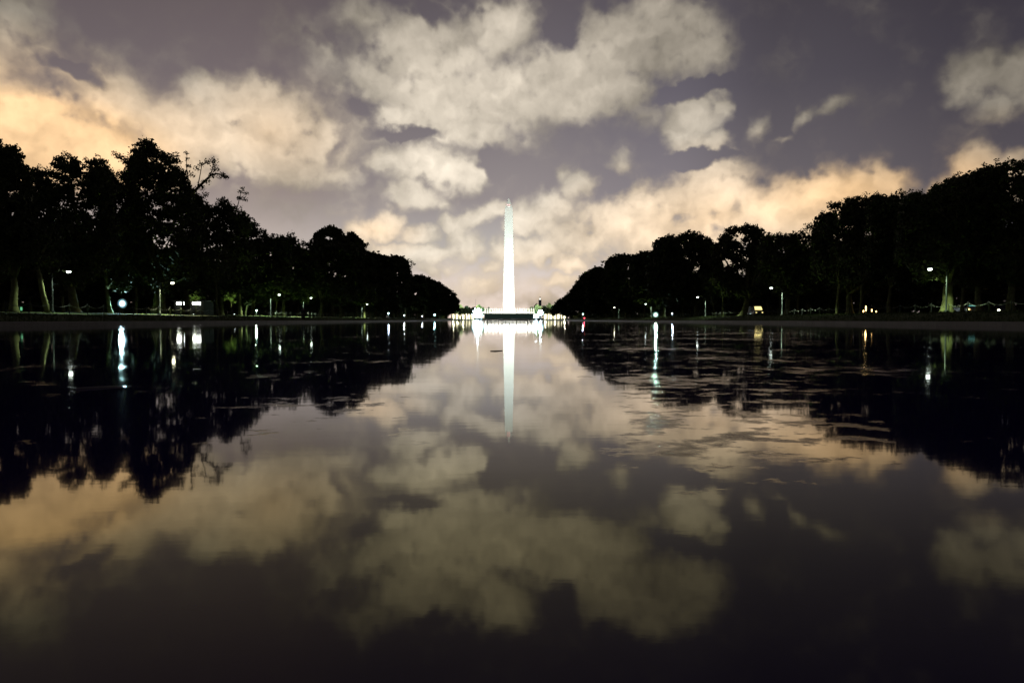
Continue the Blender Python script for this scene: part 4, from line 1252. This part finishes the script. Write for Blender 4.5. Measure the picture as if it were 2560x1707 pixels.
# ------------------------------------------------------------------ person on the left bank
d = 97
p = at(759, 801, d); p.z = ground_z(p.x, d)
t = thing('person', 'person in dark clothes standing still on the edge of the left bank', 'person', p)
H = 1.74
J = {'pelvis': (0, 0, .93), 'belly': (0, 0, 1.1), 'chest': (0, .01, 1.32), 'neck': (0, 0, 1.5), 'head': (0, -.02, 1.58), 'crown': (0, -.01, 1.70),
     'hipL': (-.10, 0, .9), 'kneeL': (-.12, -.02, .5), 'ankL': (-.13, .02, .08), 'toeL': (-.15, -.15, .04), 'hipR': (.10, 0, .9), 'kneeR': (.11, -.02, .5), 'ankR': (.12, .03, .08), 'toeR': (.14, -.14, .04),
     'shL': (-.18, 0, 1.42), 'elL': (-.25, .03, 1.14), 'wrL': (-.24, -.05, .88), 'haL': (-.24, -.07, .80), 'shR': (.18, 0, 1.42), 'elR': (.25, .03, 1.14), 'wrR': (.24, -.05, .88), 'haR': (.24, -.07, .80)}
RA = {'pelvis': .15, 'belly': .14, 'chest': .16, 'neck': .06, 'head': .095, 'crown': .07, 'hip': .09, 'knee': .065, 'ank': .045, 'toe': .035, 'sh': .07, 'el': .05, 'wr': .035, 'ha': .035}
E = [('pelvis', 'belly'), ('belly', 'chest'), ('chest', 'neck'), ('neck', 'head'), ('head', 'crown')]
for s in 'LR': E += [('pelvis', 'hip' + s), ('hip' + s, 'knee' + s), ('knee' + s, 'ank' + s), ('ank' + s, 'toe' + s), ('chest', 'sh' + s), ('sh' + s, 'el' + s), ('el' + s, 'wr' + s), ('wr' + s, 'ha' + s)]
ks = list(J); me = bpy.data.meshes.new('body'); me.from_pydata([J[k] for k in ks], [(ks.index(a), ks.index(b_)) for a, b_ in E], [])
me.materials.append(M['skin'])
o = bpy.data.objects.new('body', me); COL.objects.link(o); o.parent = t
sk = o.modifiers.new('skin', 'SKIN'); o.modifiers.new('sub', 'SUBSURF').levels = 1
for i, k in enumerate(ks):
    r_ = RA.get(k) or RA[k[:-1]]
    me.skin_vertices[0].data[i].radius = (r_, r_ * .85)
    me.skin_vertices[0].data[i].use_root = (k == 'pelvis')


def garment(name, chains, mat):
    m = MB()
    for ch in chains: m.tube([p + Vector(J[k]) for k, _ in ch], [r_ for _, r_ in ch], 12)
    return m.build(name, M[mat], t)


garment('jacket', [[('pelvis', .19), ('belly', .18), ('chest', .20), ('neck', .085)]] + [[('sh' + s, .10), ('el' + s, .075), ('wr' + s, .055)] for s in 'LR'], 'cloth')
garment('trousers', [[('hip' + s, .115), ('knee' + s, .09), ('ank' + s, .075)] for s in 'LR'], 'cloth')
m = MB(); m.lathe(p + Vector((0, .015, 1.62)), [(.112, -.06), (.118, .02), (.105, .09), (.06, .135), (.01, .15)], 14); m.build('hair', M['hair'], t)

# ------------------------------------------------------------------ small things afloat
p = at(1926, 887, 1); dfl = CAM_H * FPX / 87.5; p = Vector(((1926 - VPU) / FPX * dfl, dfl, 0))
m = MB(); m.add([p + Vector((.001 * 0 + .012 * math.cos(a) * (1 - .3 * k), .02 * k - .02 + .004 * math.sin(a), .004 + .012 * k * k + .003 * math.sin(a))) for k in (0, 1, 2) for a in (0, 1.57, 3.14, 4.71)],
      [(i * 4 + j, i * 4 + (j + 1) % 4, i * 4 + 4 + (j + 1) % 4, i * 4 + 4 + j) for i in range(2) for j in range(4)], True)
tag(m.build('feather', M['pale'], None, p), 'tiny white curled feather floating on the dark water', 'feather')


def twig(label, u0, v0, u1, v1, r, mat='wood'):
    a = []
    for u, v in ((u0, v0), (u0 * .6 + u1 * .4, v0 * .6 + v1 * .4 + .6), (u1, v1)):
        d_ = CAM_H * FPX / (v - HZV); a.append(Vector(((u - VPU) / FPX * d_, d_, r * .5)))
    m = MB(); m.tube(a, [r * .6, r, r * .5], 6)
    tag(m.build('twig', M[mat], None, a[1]), label, 'twig', None)


twig('dark floating twig crossing the mirrored obelisk', 1226, 878, 1256, 877, .006)
twig('long pale twig afloat under the cyan reflection', 190, 972, 308, 966, .006, 'stone')
print('scene done')
